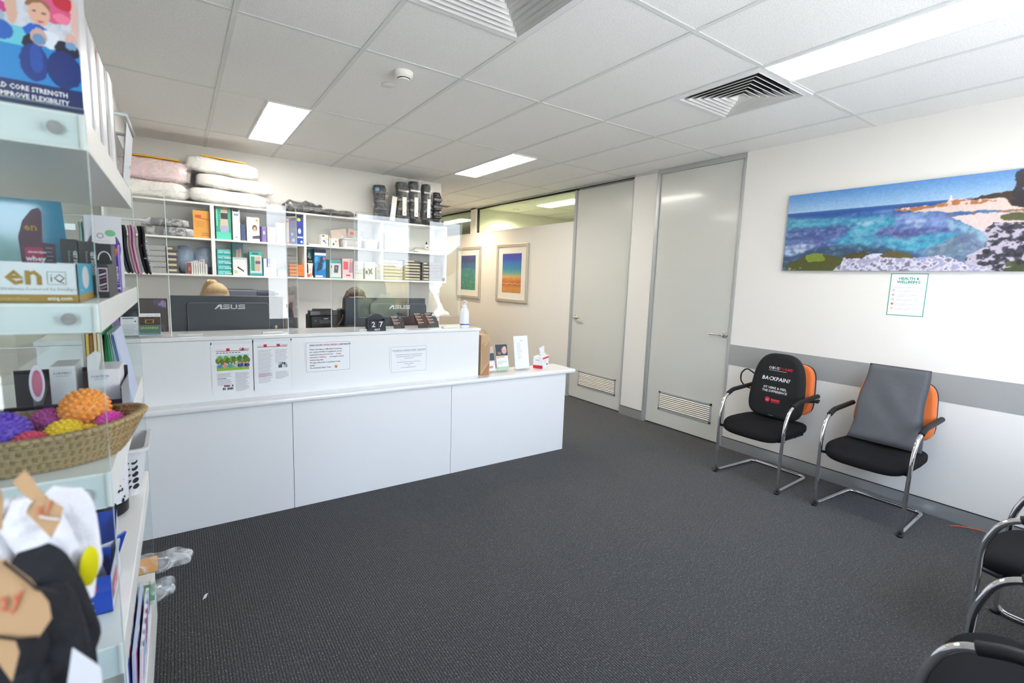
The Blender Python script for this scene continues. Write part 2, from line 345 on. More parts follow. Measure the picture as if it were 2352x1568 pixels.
def door(n, y0, y1, hy, sgn, vy0, vy1):
    d = thing(n, None, None, (XW, (y0+y1)/2, 0)); del d['label']; del d['category']; d['kind'] = 'structure'
    b = MB(); b.box(XW+.012, XW+.05, y0, y1, .012, 2.664, DOORM, bev=.002); b.build('door_leaf', d)
    b = MB(); M = frame((XW+.012, hy, 1.065), (0, -1, 0), (0, 0, 1)).copy(); Mr = frame((XW+.012, hy, 1.065), (0, 0, 1), (0, 1, 0))
    b.lathe([(.026, 0), (.026, .008), (.022, .01), (.0, .01)], BRASS, M=Matrix.Translation((XW+.012, hy, 1.065)) @ Matrix.Rotation(-PI/2, 4, 'Y'))
    b.tube([(XW+.005, hy, 1.065), (XW-.035, hy, 1.065), (XW-.045, hy+sgn*.008, 1.065), (XW-.047, hy+sgn*.02, 1.065), (XW-.047, hy+sgn*.125, 1.065)], .009, BRASS); b.build('handle', d)
    b = MB(); z0, z1 = .178, .378
    b.box(XW+.004, XW+.012, vy0, vy1, z0, z0+.018, ALUG); b.box(XW+.004, XW+.012, vy0, vy1, z1-.018, z1, ALUG); b.box(XW+.004, XW+.012, vy0, vy0+.018, z0, z1, ALUG); b.box(XW+.004, XW+.012, vy1-.018, vy1, z0, z1, ALUG)
    for k in range(8):
        z = z0+.028+k*.0198; b.box(-.002, .010, vy0+.018, vy1-.018, -.006, .006, mat('cream_louvre', (.78, .76, .66), .4), M=Matrix.Translation((XW+.004, 0, z+.003)) @ Matrix.Rotation(.5, 4, 'Y'))
    b.box(XW+.0115, XW+.0125, vy0+.015, vy1-.015, z0+.015, z1-.015, flat(90, 88, 80)); b.build('vent_grille', d); return d
door('door_1', -.210, .703, -.165, 1, -.095, .535); door('door_2', 1.084, 1.998, 1.925, -1, 1.17, 1.82)
def window(n, y0, y1):
    b = MB(); b.box(XW+.045, XW+.051, y0, y1, 2.285, 2.69, GREEN); S(b, n)
    b = MB(); b.box(XW-.004, XW+.1, y0, y1, 2.272, 2.287, WALLW); b.box(XW+.03, XW+.07, y0, y0+.012, 2.287, 2.69, BLKP); b.box(XW+.03, XW+.07, y1-.012, y1, 2.287, 2.69, BLKP); b.box(XW+.03, XW+.07, y0, y1, 2.682, 2.69, BLKP); b.build('window_frame', bpy.data.objects[n])
window('window_1', 2.04, 4.56); window('window_2', 4.74, YE)
# front wall (behind the viewer) with its shop windows
b = MB(); xs = [XL-.1]+[v for w in WINS for v in w]+[XW+.1]
for k in range(0, len(xs), 2): b.box(xs[k], xs[k+1], YF-.12, YF, 0, CZ, WALL)
for a, c in WINS: b.box(a, c, YF-.12, YF, 0, WZ0, WALL); b.box(a, c, YF-.12, YF, WZ1, CZ, WALL)
S(b, 'wall_front')
for k, (a, c) in enumerate(WINS):
    b = MB(); t = .035
    for x0, x1, z0, z1 in [(a, c, WZ0, WZ0+t), (a, c, WZ1-t, WZ1), (a, a+t, WZ0, WZ1), (c-t, c, WZ0, WZ1)]: b.box(x0, x1, YF-.08, YF-.03, z0, z1, ALU)
    S(b, 'window_%d' % (k+3))
# outdoors seen only in reflections
b = MB(); b.box(-14, 20, -30, YF-.15, -.12, -.02, mat('paving', (.50, .49, .46), .9)); S(b, 'trim_5')
def tree(x, y, h, r, cols, lab):
    t = thing('tree', lab, 'tree', (x, y, -.02), 'trees outside the shop windows')
    b = MB(); b.tube([(x, y, -.02), (x+.1, y, h*.35), (x-.05, y+.1, h*.7)], .16, mat('bark', (.12, .09, .06), .9), r1=.06); b.build('trunk', t)
    b = MB(); m = mat('leaf_%d' % cols[0], c8(*cols[1]), .8, bump=2, bscale=3)
    for k in range(9):
        a = k*2.4; q = r*(.2+.6*((k*37) % 10)/10)
        b.sq((x+q*math.cos(a), y+q*math.sin(a)*.6, h*.30+(k % 4)*r*.22), (r*.55, r*.5, r*.5), m, disp=lambda p, k=k: p*(1+.18*math.sin(p.x*9+k)*math.cos(p.z*8+p.y*7)))
    b.build('crown', t)
for k, (x, y, h, r, q) in enumerate([(-3.2, -11, 2.4, 1.6, 1), (-.8, -14, 2.0, 1.3, 2), (4.6, -12, 1.5, 1.1, 1), (6.7, -13.5, 1.7, 1.2, 2), (9.6, -12, 3.0, 1.6, 3), (15.0, -11.5, 3.4, 1.8, 2)]):
    tree(x, y, h, r, [None, (1, (96, 104, 70)), (2, (150, 138, 92)), (3, (86, 104, 92))][q], ['olive green bush at the far left outside, seen only as a reflection', 'yellowish bush outside the left windows, seen only as a reflection', 'olive green low bush mirrored in the middle of the right screen', 'yellowish low bush mirrored in the right screen', 'grey green bush mirrored at the right end of the screens', 'tall pale bush farthest right outside, seen only as a reflection'][k])
# ================================================================== CEILING FITTINGS
PAN2 = mat('light_diffuser_dim', (1, 1, 1), emit=(1, .95, .87), estr=PANEL*.55)
def panel(x0, y0, label, pm=PAN):
    t = thing('ceiling_light', label, 'ceiling light', (x0+.15, y0+.6, CZ-.012), 'recessed strip ceiling lights')
    b = MB(); b.box(x0+.012, x0+.288, y0+.014, y0+1.186, CZ-.008, CZ-.004, pm); b.build('diffuser', t)
    b = MB()
    for a, c, d, e in [(x0+.002, x0+.012, y0+.004, y0+1.196), (x0+.288, x0+.298, y0+.004, y0+1.196), (x0+.012, x0+.288, y0+.004, y0+.014), (x0+.012, x0+.288, y0+1.186, y0+1.196)]: b.box(a, c, d, e, CZ-.012, CZ-.002, WHITE)
    b.build('frame', t)
panel(.3, 1.2, 'bright strip light in the ceiling above the left computer'); panel(2.4, 1.2, 'bright strip light in the ceiling before the corridor'); panel(2.4, -2.4, 'largest bright strip light, beside the open ceiling vent', PAN2)
panel(4.5, 2.4, 'bright strip light seen through the high window of the inner room'); panel(4.5, 6.0, 'bright strip light seen through the farther high window')
def downlight(x, y, label):
    t = thing('downlight', label, 'ceiling light', (x, y, CZ-.01), 'round downlights')
    b = MB(); b.lathe([(.0, 0), (.042, 0), (.042, .003)], DLM, (x, y, CZ-.009)); b.build('lens', t)
    ld = bpy.data.lights.new('downlight_lamp', 'SPOT'); ld.energy = 62; ld.color = (1, .82, .62); ld.spot_size = 2.7; ld.spot_blend = .7; ld.shadow_soft_size = .04
    lo = bpy.data.objects.new('downlight_lamp', ld); COL.objects.link(lo); lo.location = (x, y, CZ-.03)
    b = MB(); b.lathe([(.042, -.002), (.058, 0), (.060, .006)], WHITE, (x, y, CZ-.008)); b.build('trim_ring', t)
downlight(3.306, 4.24, 'round downlight glowing in the corridor ceiling'); downlight(4.54, 4.2, 'round downlight seen through the high window of the inner room'); downlight(3.3, 6.6, 'unseen downlight added far down the corridor behind the shelf wall')  # the last one is out of view, added to brighten the corridor
def diffuser(x0, y0, label):
    t = thing('ceiling_vent', label, 'vent', (x0+.3, y0+.3, CZ-.01), 'square air vents')
    b = MB(); cx, cy = x0+.3, y0+.3
    for a, c, d, e in [(-.298, .298, -.298, -.262), (-.298, .298, .262, .298), (-.298, -.262, -.262, .262), (.262, .298, -.262, .262)]: b.box(cx+a, cx+c, cy+d, cy+e, CZ-.010, CZ-.002, WHITE)
    b.build('frame', t)
    b = MB(); M = mat('vent_white', (.72, .71, .69), .5)
    for k in range(7):
        ro = .262-k*.036; ri = ro-.040; zo = CZ-.010+.000; zi = CZ+.038
        if ri < .005: ri = .005
        o4 = [(-1, -1), (1, -1), (1, 1), (-1, 1)]
        for q in range(4):
            (ax, ay), (bx, by) = o4[q], o4[(q+1) % 4]
            P = [(cx+ax*ro, cy+ay*ro, zo), (cx+bx*ro, cy+by*ro, zo), (cx+bx*ri, cy+by*ri, zi), (cx+ax*ri, cy+ay*ri, zi)]
            b.quad(*P, M); b.quad(*[(p[0], p[1], p[2]+.0015) for p in P][::-1], mat('vent_painted_shade', (.05, .052, .052), .8)); b.box(min(P[0][0], P[1][0])-.001, max(P[0][0], P[1][0])+.001, min(P[0][1], P[1][1])-.001, max(P[0][1], P[1][1])+.001, zo-.003, zo+.001, M)  # upper blade faces darkened: shade between louvres put into the colour
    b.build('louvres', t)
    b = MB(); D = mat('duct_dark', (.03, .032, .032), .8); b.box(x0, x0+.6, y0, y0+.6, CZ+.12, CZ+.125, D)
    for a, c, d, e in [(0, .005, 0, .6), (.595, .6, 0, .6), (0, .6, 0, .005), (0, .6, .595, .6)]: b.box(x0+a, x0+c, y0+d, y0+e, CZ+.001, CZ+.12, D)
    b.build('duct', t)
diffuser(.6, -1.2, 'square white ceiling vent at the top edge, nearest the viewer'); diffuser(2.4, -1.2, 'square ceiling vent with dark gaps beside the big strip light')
t = thing('smoke_detector', 'round white smoke detector on a ceiling tile', 'smoke detector', (.885, .14, CZ-.05))
b = MB(); b.lathe([(.034, -.047), (.036, -.042), (.036, -.036), (.050, -.032), (.055, -.012), (.055, 0)], mat('detector_white', (.84, .82, .77), .4), (.885, .14, CZ-.001)); b.build('housing', t)
b = MB(); b.lathe([(.0365, -.0415), (.0375, -.0365)], BLKP, (.885, .14, CZ-.001)); b.lathe([(0, -.0475), (.033, -.0472)], SHELFW, (.885, .14, CZ-.0015)); b.build('sensor_slot', t)
b = MB(); b.lathe([(0, -.004), (.040, -.004), (.044, -.001)], mat('detector_white'), (.885, .385, CZ-.001)); M = frame((.885, .385, CZ-.005), (1, 0, 0), (0, -1, 0))
for a, c in [(-.008, 0), (.008, .003), (.004, -.009)]: b.disc(M, a, c, .002, .002, BLKP)
T(b, 'ceiling_cover_plate', 'flat round cream cover plate beside the smoke detector', 'cover plate')
b = MB(); b.box(3.32, 3.56, 4.72, 4.86, CZ-.012, CZ-.002, ALUG)
for k in range(5): b.box(3.33, 3.55, 4.735+k*.025, 4.745+k*.025, CZ-.014, CZ-.011, BLKP)
T(b, 'ceiling_grille', 'small grey grille in the corridor ceiling', 'vent')
# ================================================================== RECEPTION DESK
desk = thing('reception_desk', 'long white reception desk with a raised counter', 'desk', (.84, .8, 0))
for x0, x1 in [(-.87, .2855), (.2885, 1.4085), (1.4115, 2.55)]:
    b = MB(); b.box(x0, x1, .455, .475, .0, .70, WHITE, bev=.001); b.build('front_panel', desk)
b = MB(); b.box(2.53, 2.55, .476, .74, 0, .70, WHITE); b.build('end_panel', desk)
b = MB(); b.box(-.87, -.85, .476, 1.35, 0, .70, WHITE); b.build('end_panel', desk)
b = MB(); b.box(-.88, 2.645, .425, .75, .702, .738, WHITEG, bev=.014, seg=4); b.build('ledge', desk)
b = MB(); b.box(-.88, 1.69, .752, 1.35, .702, .730, WHITEG, bev=.004); b.build('worktop', desk)
b = MB(); b.box(-.87, 1.69, .54, .56, .738, 1.098, WHITE); b.box(1.67, 1.69, .56, .865, .738, 1.098, WHITE); b.box(-.87, -.85, .56, .865, .738, 1.098, WHITE); b.build('counter_riser', desk)
b = MB(); b.box(-.88, 1.702, .532, .875, 1.100, 1.122, WHITEG, bev=.003); b.build('counter_top', desk)
CT, LT = 1.1225, .7385
# notices taped to the counter front: every sheet is A4
def lines(b, M, x0, x1, y, n, dy, m, h=.0022, rag=.25):
    for k in range(n): b.rect(M, x0, x1-(x1-x0)*(rag*random.random() if k < n-1 else .45), y-k*dy-h, y-k*dy, m, z=.0012)
PBL = flat(44, 48, 76); PGR = flat(176, 178, 190); PRED = flat(200, 30, 70); PPUR = flat(120, 92, 160)
def sheet_thing(name, label, M, w, h, fn, cat='notice', group=None, sleeve=True, col=PAPER):
    t = MB(); t.rect(M, 0, w, 0, h, col, z=.0004)
    fn(t, M)
    if sleeve:
        t.rect(M, -.006, w+.006, h+.001, h+.012, flat(246, 247, 252, .1), z=.0003); t.rect(M, -.006, 0, -.006, h+.012, flat(246, 247, 252, .1), z=.0003)
        t.rect(M, w, w+.006, -.006, h+.012, flat(246, 247, 252, .1), z=.0003)
    return T(t, name, label, cat, group)
FM = lambda x, z, y=.5385: frame((x, y, z), (1, 0, 0), (0, 0, 1))
def header(b, M, w, y, redx):
    b.rect(M, .02, w-.02, y, y+.0035, PRED); 
    for r in redx: b.rect(M, r, r+.018, y+.003, y+.018, PRED)
    b.text('LA TROBE', .008, PGR, M, x=.02, y=y+.007); b.text('TALBOT', .010, PBL, M, x=w-.055, y=y+.006, bold=.02); b.disc(M, w-.062, y+.011, .006, .006, PBL); b.disc(M, w-.060, y+.012, .004, .004, PAPER, z=.0011)
def n1(b, M):
    header(b, M, .21, .255, [.073, .148]); [b.rect(M, .022+k*.016, .034+k*.016, .244, .248, PBL) for k in range(8)]
    lines(b, M, .022, .098, .123, 5, .006, PGR); lines(b, M, .022, .098, .085, 6, .006, PGR); lines(b, M, .115, .19, .123, 20, .0058, PGR); b.rect(M, .022, .07, .09, .093, PBL)
    for k in range(14): b.rect(M, .048+(k % 7)*.008, .055+(k % 7)*.008, .022+(k//7)*.018, .036+(k//7)*.016, [flat(30, 40, 70), flat(240, 240, 245), flat(190, 40, 80), flat(40, 150, 90), flat(60, 60, 70)][(k*3) % 5])
    # group photograph: lawn, hedge and a row of people lying down
    b.rect(M, .022, .19, .140, .235, flat(205, 226, 236), z=.0007)
    for k in range(16): b.disc(M, .03+k*.0102, .200+.012*math.sin(k*1.9), .014, .018, [flat(96, 140, 40), flat(128, 168, 60), flat(76, 122, 36)][k % 3], z=.0008+.00003*k)
    b.rect(M, .022, .19, .140, .172, flat(150, 196, 60), z=.0014)
    for k, (x, c, hr) in enumerate([(.038, (70, 150, 205), (110, 60, 40)), (.064, (230, 150, 130), (150, 90, 60)), (.090, (60, 180, 200), (120, 50, 30)), (.124, (190, 190, 225), (225, 225, 225)), (.143, (80, 90, 160), (130, 80, 60)), (.163, (120, 130, 200), (90, 40, 40)), (.181, (90, 80, 150), (170, 60, 50))]):
        b.disc(M, x, .168, .013, .012, flat(*c), z=.0016); b.disc(M, x, .186, .0072, .0085, flat(*hr), z=.0017); b.disc(M, x, .1835, .0052, .006, flat(236, 180, 150), z=.0018)
def n2(b, M):
    header(b, M, .21, .262, [.055, .128]); lines(b, M, .022, .105, .245, 34, .0062, PGR, h=.0018); lines(b, M, .118, .195, .245, 14, .0062, PGR, h=.0018); lines(b, M, .022, .105, .098, 4, .0062, flat(214, 130, 150)); lines(b, M, .118, .195, .105, 8, .0062, PGR)
    for k in range(10): b.rect(M, .136+(k % 5)*.0105, .145+(k % 5)*.0105, .128+(k//5)*.018, .150+(k//5)*.012, [flat(60, 66, 96), flat(200, 204, 220), flat(30, 30, 40), flat(150, 160, 190), flat(236, 236, 240)][(k*2+k//5) % 5], z=.0011+.0001*(k % 3))
def n3(b, M):
    for a in [(.008, .289, .008, .0094), (.008, .289, .2006, .202), (.008, .0094, .008, .202), (.2876, .289, .008, .202)]: b.rect(M, *a, PPUR)
    b.text('DEAR VALUED', .0125, PBL, M, x=.030, y=.180, bold=.02); b.text('PHYSIO REHAB CLASS', .0125, PRED, M, x=.118, y=.180, bold=.02); b.text('ATTENDEES', .0125, PBL, M, x=.228, y=.180, bold=.02, z=.0011); b.rect(M, .03, .276, .1775, .1785, PBL)
    for k, (t, c) in enumerate([('Please note that as of Monday 31st January,', PBL), ('per current COVID-19 regulations, we are', PBL), ('required to view proof of your', PBL), ('', PBL), ('commencing class.', PBL), ('We appreciate your co-operation in this', PBL), ('matter.', PBL), ('The Karrinyup Physio Team', PBL)]):
        if t: b.text(t, .0118, c, M, x=.030, y=.152-k*.0175, bold=.025)
    b.text('double', .0118, PRED, M, x=.198, y=.152-.035, bold=.025); b.text('vaccination certificate', .0118, PRED, M, x=.030, y=.152-.0525, bold=.025); b.text('at reception before', .0118, PBL, M, x=.155, y=.152-.0525, bold=.025)
    b.disc(M, .196, .034, .010, .010, flat(232, 160, 30)); 
    for sx_ in (-.0035, .0035): b.disc(M, .196+sx_, .037, .0013, .0018, INK, z=.0012)
    b.rect(M, .191, .201, .030, .0312, INK, z=.0012)
def n4(b, M):
    for a in [(.012, .285, .012, .0132), (.012, .285, .1968, .198), (.012, .0132, .012, .198), (.2838, .285, .012, .198)]: b.rect(M, *a, PPUR)
    b.text('ONLINE BOOKINGS HAVE CHANGED', .0155, flat(120, 126, 160), M, x=.148, y=.165, bold=.01, shear=.25, align='CENTER'); b.rect(M, .03, .266, .161, .162, flat(130, 136, 170))
    for k, (hw, c) in enumerate([(.105, 0), (.095, 0), (.035, 0), (0, 0), (.092, 0), (.040, 0), (.008, 0), (.060, 0)]):
        if hw:
            x = .148-hw
            while x < .148+hw-.004: l = random.uniform(.006, .018); b.rect(M, x, min(x+l, .148+hw), .136-k*.0135, .1395-k*.0135, flat(150, 154, 178), z=.0012); x += l+.003
sheet_thing('notice_sheet', 'white sheet with a photo of people lying on grass, leftmost notice', FM(-.128, .775), .21, .297, n1)
sheet_thing('notice_sheet', 'white two-column sheet with red header and small dark photo', FM(.090, .783), .21, .297, n2)
sheet_thing('notice_sheet', 'landscape notice addressed to rehab class attendees with orange face', FM(.382, .860), .297, .21, n3, sleeve=False)
sheet_thing('notice_sheet', 'landscape notice about changed online bookings in pale italic heading', FM(.950, .807), .297, .21, n4, sleeve=False)
# ------------------------------------------------------------------ acrylic screens on the counter
EDGE = mat('acrylic_edge', (.80, .88, .86), .3, emit=None); FOOT = mat('frosted_acrylic', (.80, .82, .80), .25, alpha=.75)
def screen(label, x0, x1, wl, wr, y0=.60, top=1.935, topl=None):
    t = thing('sneeze_screen', label, 'screen', ((x0+x1)/2, y0, CT), 'clear screens on the counter')
    def pane(p, q, r):
        p = Vector(p+(0,)); q = Vector(q+(0,)); L = (q-p).length; d = (q-p).normalized(); M = frame((p.x, p.y, CT), d, (0, 0, 1)); h = top-CT; n = 8
        out = [(0, 0), (L, 0)]+[(L-r+r*math.cos(PI/2*k/n), h-r+r*math.sin(PI/2*k/n)) for k in range(n+1)]+[(0, h)] if r else [(0, 0), (L, 0), (L, h), (0, h)]
        k = len(out); th = .005
        b = MB(); b.poly(M, out, ACR, z=0); b.add([(x, y, 0) for x, y in out]+[(x, y, th) for x, y in out], [(i, (i+1) % k, k+(i+1) % k, k+i) for i in range(k)], EDGE, M); b.add([(x, y, th) for x, y in out], [tuple(range(k))], ACR, M)
        b.build('pane', t)
    pane((x0, y0), (x1, y0), 0)
    if wl: pane((x0, y0), wl, .03)
    if wr: pane((x1, y0), wr, .03)
    for x in (x0+.03, x1-.15): b = MB(); b.box(x, x+.12, y0-.018, y0+.022, CT, CT+.012, FOOT, bev=.002); b.build('foot', t)
screen('clear screen with angled side panels before the left computer', -.318, .297, (-.47, .80), (.405, .85))
screen('clear screen reflecting the shop window before the right computer', .722, 1.545, (.628, .85), None)
# ================================================================== ON AND BEHIND THE COUNTER
def monitor(label, cx, y, w=.655, h=.37, zt=1.340, hx=0.):
    t = thing('computer_monitor', label, 'monitor', (cx, y, .731), 'computer monitors on the desk')
    b = MB(); b.box(cx-w/2, cx+w/2, y, y+.022, zt-h, zt, MONI, bev=.004); b.build('casing', t)
    b = MB(); b.box(cx-w/2+.012, cx+w/2-.012, y+.0222, y+.0235, zt-h+.02, zt-.012, flat(30, 32, 40, .15)); b.build('screen_face', t)
    b = MB(); out = []; hw, hh, r = .232, .125, .022; c0 = zt-.17
    for q, (sx_, sy_) in enumerate([(1, 1), (-1, 1), (-1, -1), (1, -1)]):
        for k in range(6): a = PI/2*q+PI/2*k/5; out.append((sx_*(hw-r)+r*math.cos(a), sy_*(hh-r)+r*math.sin(a)))
    M = frame((cx+hx, y-.016, c0), (1, 0, 0), (0, 0, 1)); b.slab(out, .034, MONI, M=M, rnd=.004, n=2)
    b.tube([(cx+hx+p[0]*1.002, y-.030, c0+p[1]*1.004) for p in out], .0016, flat(130, 150, 170, .3), seg=6, closed=True); b.build('rear_housing', t)
    b = MB(); M = frame((cx+hx, y-.0338, zt-.085), (1, 0, 0), (0, 0, 1)); wm = mat('logo_silver', (.62, .64, .68), .4)
    # four letter marks drawn as strokes
    s_ = .0078; X = -.088
    def bar(x0, x1, z0, z1): b.rect(M, X+x0, X+x1, z0, z1, wm)
    H_ = .030
    b.poly(M, [(X, 0), (X+.008, 0), (X+.034, H_-s_), (X+.034, H_), (X+.024, H_)], wm); bar(.034-.001, .034+s_, 0, H_)
    def s_shape(x): bar(x, x+.038, H_-s_*.8, H_); bar(x, x+s_, H_*.42, H_); bar(x, x+.038, H_*.38, H_*.38+s_*.8); bar(x+.038-s_, x+.038, 0, H_*.5); bar(x-.004, x+.038, 0, s_*.8)
    s_shape(.048); bar(.092, .092+s_, 0, H_); bar(.092, .130, 0, s_*.8); bar(.130-s_, .130, 0, H_); s_shape(.138)
    b.build('maker_logo', t)
    b = MB(); b.box(cx-.035, cx+.035, y+.03, y+.05, .745, zt-.2, BLKP); b.box(cx-.12, cx+.12, y-.04, y+.16, .731, .747, BLKP, bev=.006); b.build('stand', t)
    b = MB(); M = frame((cx+w/2-.072, y-.0008, zt-.222), (1, 0, 0), (0, 0, 1)); b.rect(M, 0, .016, 0, .017, flat(50, 70, 190)); b.rect(M, .018, .032, -.003, .019, flat(245, 225, 40)); b.build('sticker', t)
monitor('wide black monitor back before the blonde person', .003, .97)
monitor('wide black monitor back before the brown-haired person', 1.090, .97, zt=1.335, hx=.09)
t = thing('computer_monitor', 'dark monitor with painted purple reflections at the left end of the desk', 'monitor', (-.46, 1.02, .731), 'computer monitors on the desk')
b = MB(); b.box(-.62, -.335, 1.02, 1.04, .98, 1.318, BLKG, bev=.003); b.build('casing', t)
def purp(u, v):
    n = vnoise(u, v, 4, 3, 5); c = paint(u, v, (44, 34, 46)); c = mixc(c, n > .52, (92, 70, 122)); c = mixc(c, n > .60, (168, 140, 205)); c = mixc(c, (vnoise(u, v, 3, 2, 9) > .62), (60, 40, 50)); return mixc(c, ell(u, v, .72, .35, .16, .2), (160, 138, 196))
b = MB(); picture(b, frame((-.61, 1.0195, .99), (1, 0, 0), (0, 0, 1)), .268, .318, 80, 80, purp); b.build('painted_reflections', t)  # purple reflections painted onto the dark screen
b = MB(); b.box(-.50, -.44, 1.04, 1.055, .745, 1.1, BLKP); b.box(-.56, -.38, .97, 1.12, .731, .745, BLKP); b.build('stand', t)
# two seated people
def person(label, x, y, top, hairm, pony, shirt, part=False):
    sh = top-.27; hp = top-.90
    t = thing('person', label, 'person', (x, y, 0))
    me = bpy.data.meshes.new('body'); o = bpy.data.objects.new('body', me); COL.objects.link(o)
    J = {'pel': (0, .10, hp+.10, .14), 'wst': (0, .09, hp+.30, .12), 'che': (0, .05, hp+.50, .135), 'sho': (0, .04, sh-.02, .095), 'nk': (0, .03, sh+.055, .055), 'hd0': (0, .01, sh+.11, .064), 'hd': (0, -.005, top-.105, .082), 'hd2': (0, .0, top-.065, .078)}
    for s_, n in ((-1, 'l'), (1, 'r')):
        J[n+'s'] = (s_*.165, .04, sh-.04, .055); J[n+'e'] = (s_*.215, -.03, sh-.30, .042); J[n+'w'] = (s_*.13, -.26, .775, .028)
        J[n+'h'] = (s_*.10, .03, hp+.06, .095); J[n+'k'] = (s_*.12, -.36, hp+.03, .065); J[n+'a'] = (s_*.12, -.32, .10, .042); J[n+'t'] = (s_*.12, -.48, .04, .035)
    ks = list(J); E_ = [('pel', 'wst'), ('wst', 'che'), ('che', 'sho'), ('sho', 'nk'), ('nk', 'hd0'), ('hd0', 'hd'), ('hd', 'hd2')]
    for n in 'lr': E_ += [('sho', n+'s'), (n+'s', n+'e'), (n+'e', n+'w'), ('pel', n+'h'), (n+'h', n+'k'), (n+'k', n+'a'), (n+'a', n+'t')]
    hands = []
    for s_, n in ((-1, 'l'), (1, 'r')):      # palm and five fingers laid on the desk
        J[n+'p'] = (s_*.115, -.33, .760, .022); E_.append((n+'w', n+'p'))
        for q, (fx, ln) in enumerate([(-.034, .05), (-.024, .085), (-.008, .095), (.008, .09), (.024, .072)]):
            a = n+'f%d' % q; J[a+'a'] = (s_*.115-s_*fx, -.345 if q else -.32, .757, .0095); J[a+'b'] = (s_*.115-s_*fx*1.5, -.345-ln*.6, .758, .0085); J[a+'c'] = (s_*.115-s_*fx*1.6, -.345-ln, .745, .007)
            E_ += [(n+'p', a+'a'), (a+'a', a+'b'), (a+'b', a+'c')]
    ks = list(J); me.from_pydata([(x+J[k][0], y+J[k][1], J[k][2]) for k in ks], [(ks.index(a), ks.index(c)) for a, c in E_], [])
    sk = o.modifiers.new('skin', 'SKIN'); sd = o.modifiers.new('sub', 'SUBSURF'); sd.levels = 2; sd.render_levels = 2
    for k, v in zip(ks, me.skin_vertices[0].data): v.radius = (J[k][3], J[k][3]*(.8 if k in ('che', 'wst', 'sho') else 1)); v.use_root = k == 'pel'
    dg = bpy.context.evaluated_depsgraph_get(); dg.update(); m2 = bpy.data.meshes.new_from_object(o.evaluated_get(dg)); bpy.data.objects.remove(o)
    vs = [v.co.copy() for v in m2.vertices]; fs = [tuple(p.vertices) for p in m2.polygons]
    PANTS = mat('dark_trousers', (.02, .022, .03), .8)
    b = MB(); idx = {}
    for kind, m in (('skin', SKIN), ('shirt', shirt), ('pants', PANTS)): idx[kind] = (m, [])
    for f in fs:
        c = sum((vs[i] for i in f), Vector())/len(f); k = 'skin' if c.z > sh+.03 or (c.z < .80 and c.y < y-.22 and c.z > .70) else 'pants' if c.z < hp+.14 else 'shirt'
        idx[k][1].append(f)
    b.v = [tuple(v) for v in vs]
    for m, ff in idx.values():
        b.mats.append(m)
        for f in ff: b.f.append(f); b.mi.append(len(b.mats)-1); b.sm.append(True)
    # face details belong to the same skin
    hz = top-.105
    b.sq((x, y-.012, hz), (.073, .090, .112), SKIN, disp=lambda p: Vector((p.x*(1 if p.z > -.02 else 1+(p.z+.02)*2.6), p.y, p.z)))
    b.sq((x, y-.104, hz-.02), (.011, .018, .024), SKIN); b.sq((x, y-.088, hz-.062), (.022, .012, .006), mat('lips', (.55, .22, .2), .4))
    for s_ in (-1, 1):
        b.sq((x+s_*.030, y-.088, hz+.008), (.013, .008, .008), flat(240, 238, 235)); b.sq((x+s_*.030, y-.0945, hz+.008), (.0055, .003, .0055), flat(40, 32, 26)); b.sq((x+s_*.074, y, hz-.008), (.008, .017, .028), SKIN)
        b.sq((x+s_*.030, y-.093, hz+.027), (.018, .004, .0035), hairm)
    b.build('body', t)
    h = MB()
    def cap(p): return Vector((p.x, p.y, p.z if p.z > -.05 or p.y > 0 else p.z))
    ridge = lambda p: p*(1+.012*math.sin(math.atan2(p.x, p.y+.001)*34))
    h.sq((x, y+.020, hz+.014), (.085, .098, .104), hairm, disp=ridge, nu=68, nv=20)
    h.sq((x, y-.040, hz+.058), (.070, .058, .050), hairm, disp=ridge, nu=48, nv=20)
    if pony:
        h.sq((x-.022, y+.045, top+.006), (.034, .036, .030), hairm)
        h.tube([(x-.03, y+.065, top+.010), (x-.056, y+.09, top-.015), (x-.088, y+.12, top-.09), (x-.10, y+.13, top-.17), (x-.095, y+.12, top-.26)], .034, hairm, seg=14, r1=.008)
    else:
        for s_ in (-1, 1): h.tube([(x+s_*.05, y+.02, top-.03), (x+s_*.088, y+.02, top-.10), (x+s_*.095, y+.03, top-.20), (x+s_*.085, y+.02, top-.32)], .026, hairm, seg=12, r1=.012)
    h.build('hair', t)
person('person with blonde hair tied in a ponytail, seated behind the left monitor', -.030, 1.60, 1.400, BLOND, True, mat('navy_shirt', (.03, .04, .09), .8))
person('person with loose brown hair, seated behind the right monitor', 1.03, 1.60, 1.388, BROWN, False, mat('charcoal_shirt', (.05, .05, .06), .8))
def office_chair(x, y, label):
    t = thing('office_chair', label, 'chair', (x, y, 0), 'office chairs behind the desk')
    b = MB(); b.sq((x, y, .425), (.24, .23, .035), BLACKF, .4, .5); b.build('seat', t)
    b = MB(); b.sq((x, y+.28, .80), (.20, .03, .20), BLACKF, .5, .5); b.tube([(x, y+.15, .41), (x, y+.32, .42), (x, y+.31, .70)], .02, BLKP); b.build('backrest', t)
    b = MB(); b.tube([(x, y, .1), (x, y, .40)], .03, BLKP)
    for k in range(5): a = k*2*PI/5; b.tube([(x, y, .12), (x+.28*math.cos(a), y+.28*math.sin(a), .065)], .018, BLKP); b.sq((x+.28*math.cos(a), y+.28*math.sin(a), .030), (.03, .03, .029), BLKP)
    b.build('base', t)
office_chair(-.035, 1.66, 'black office chair under the blonde person'); office_chair(1.03, 1.66, 'black office chair under the brown-haired person')
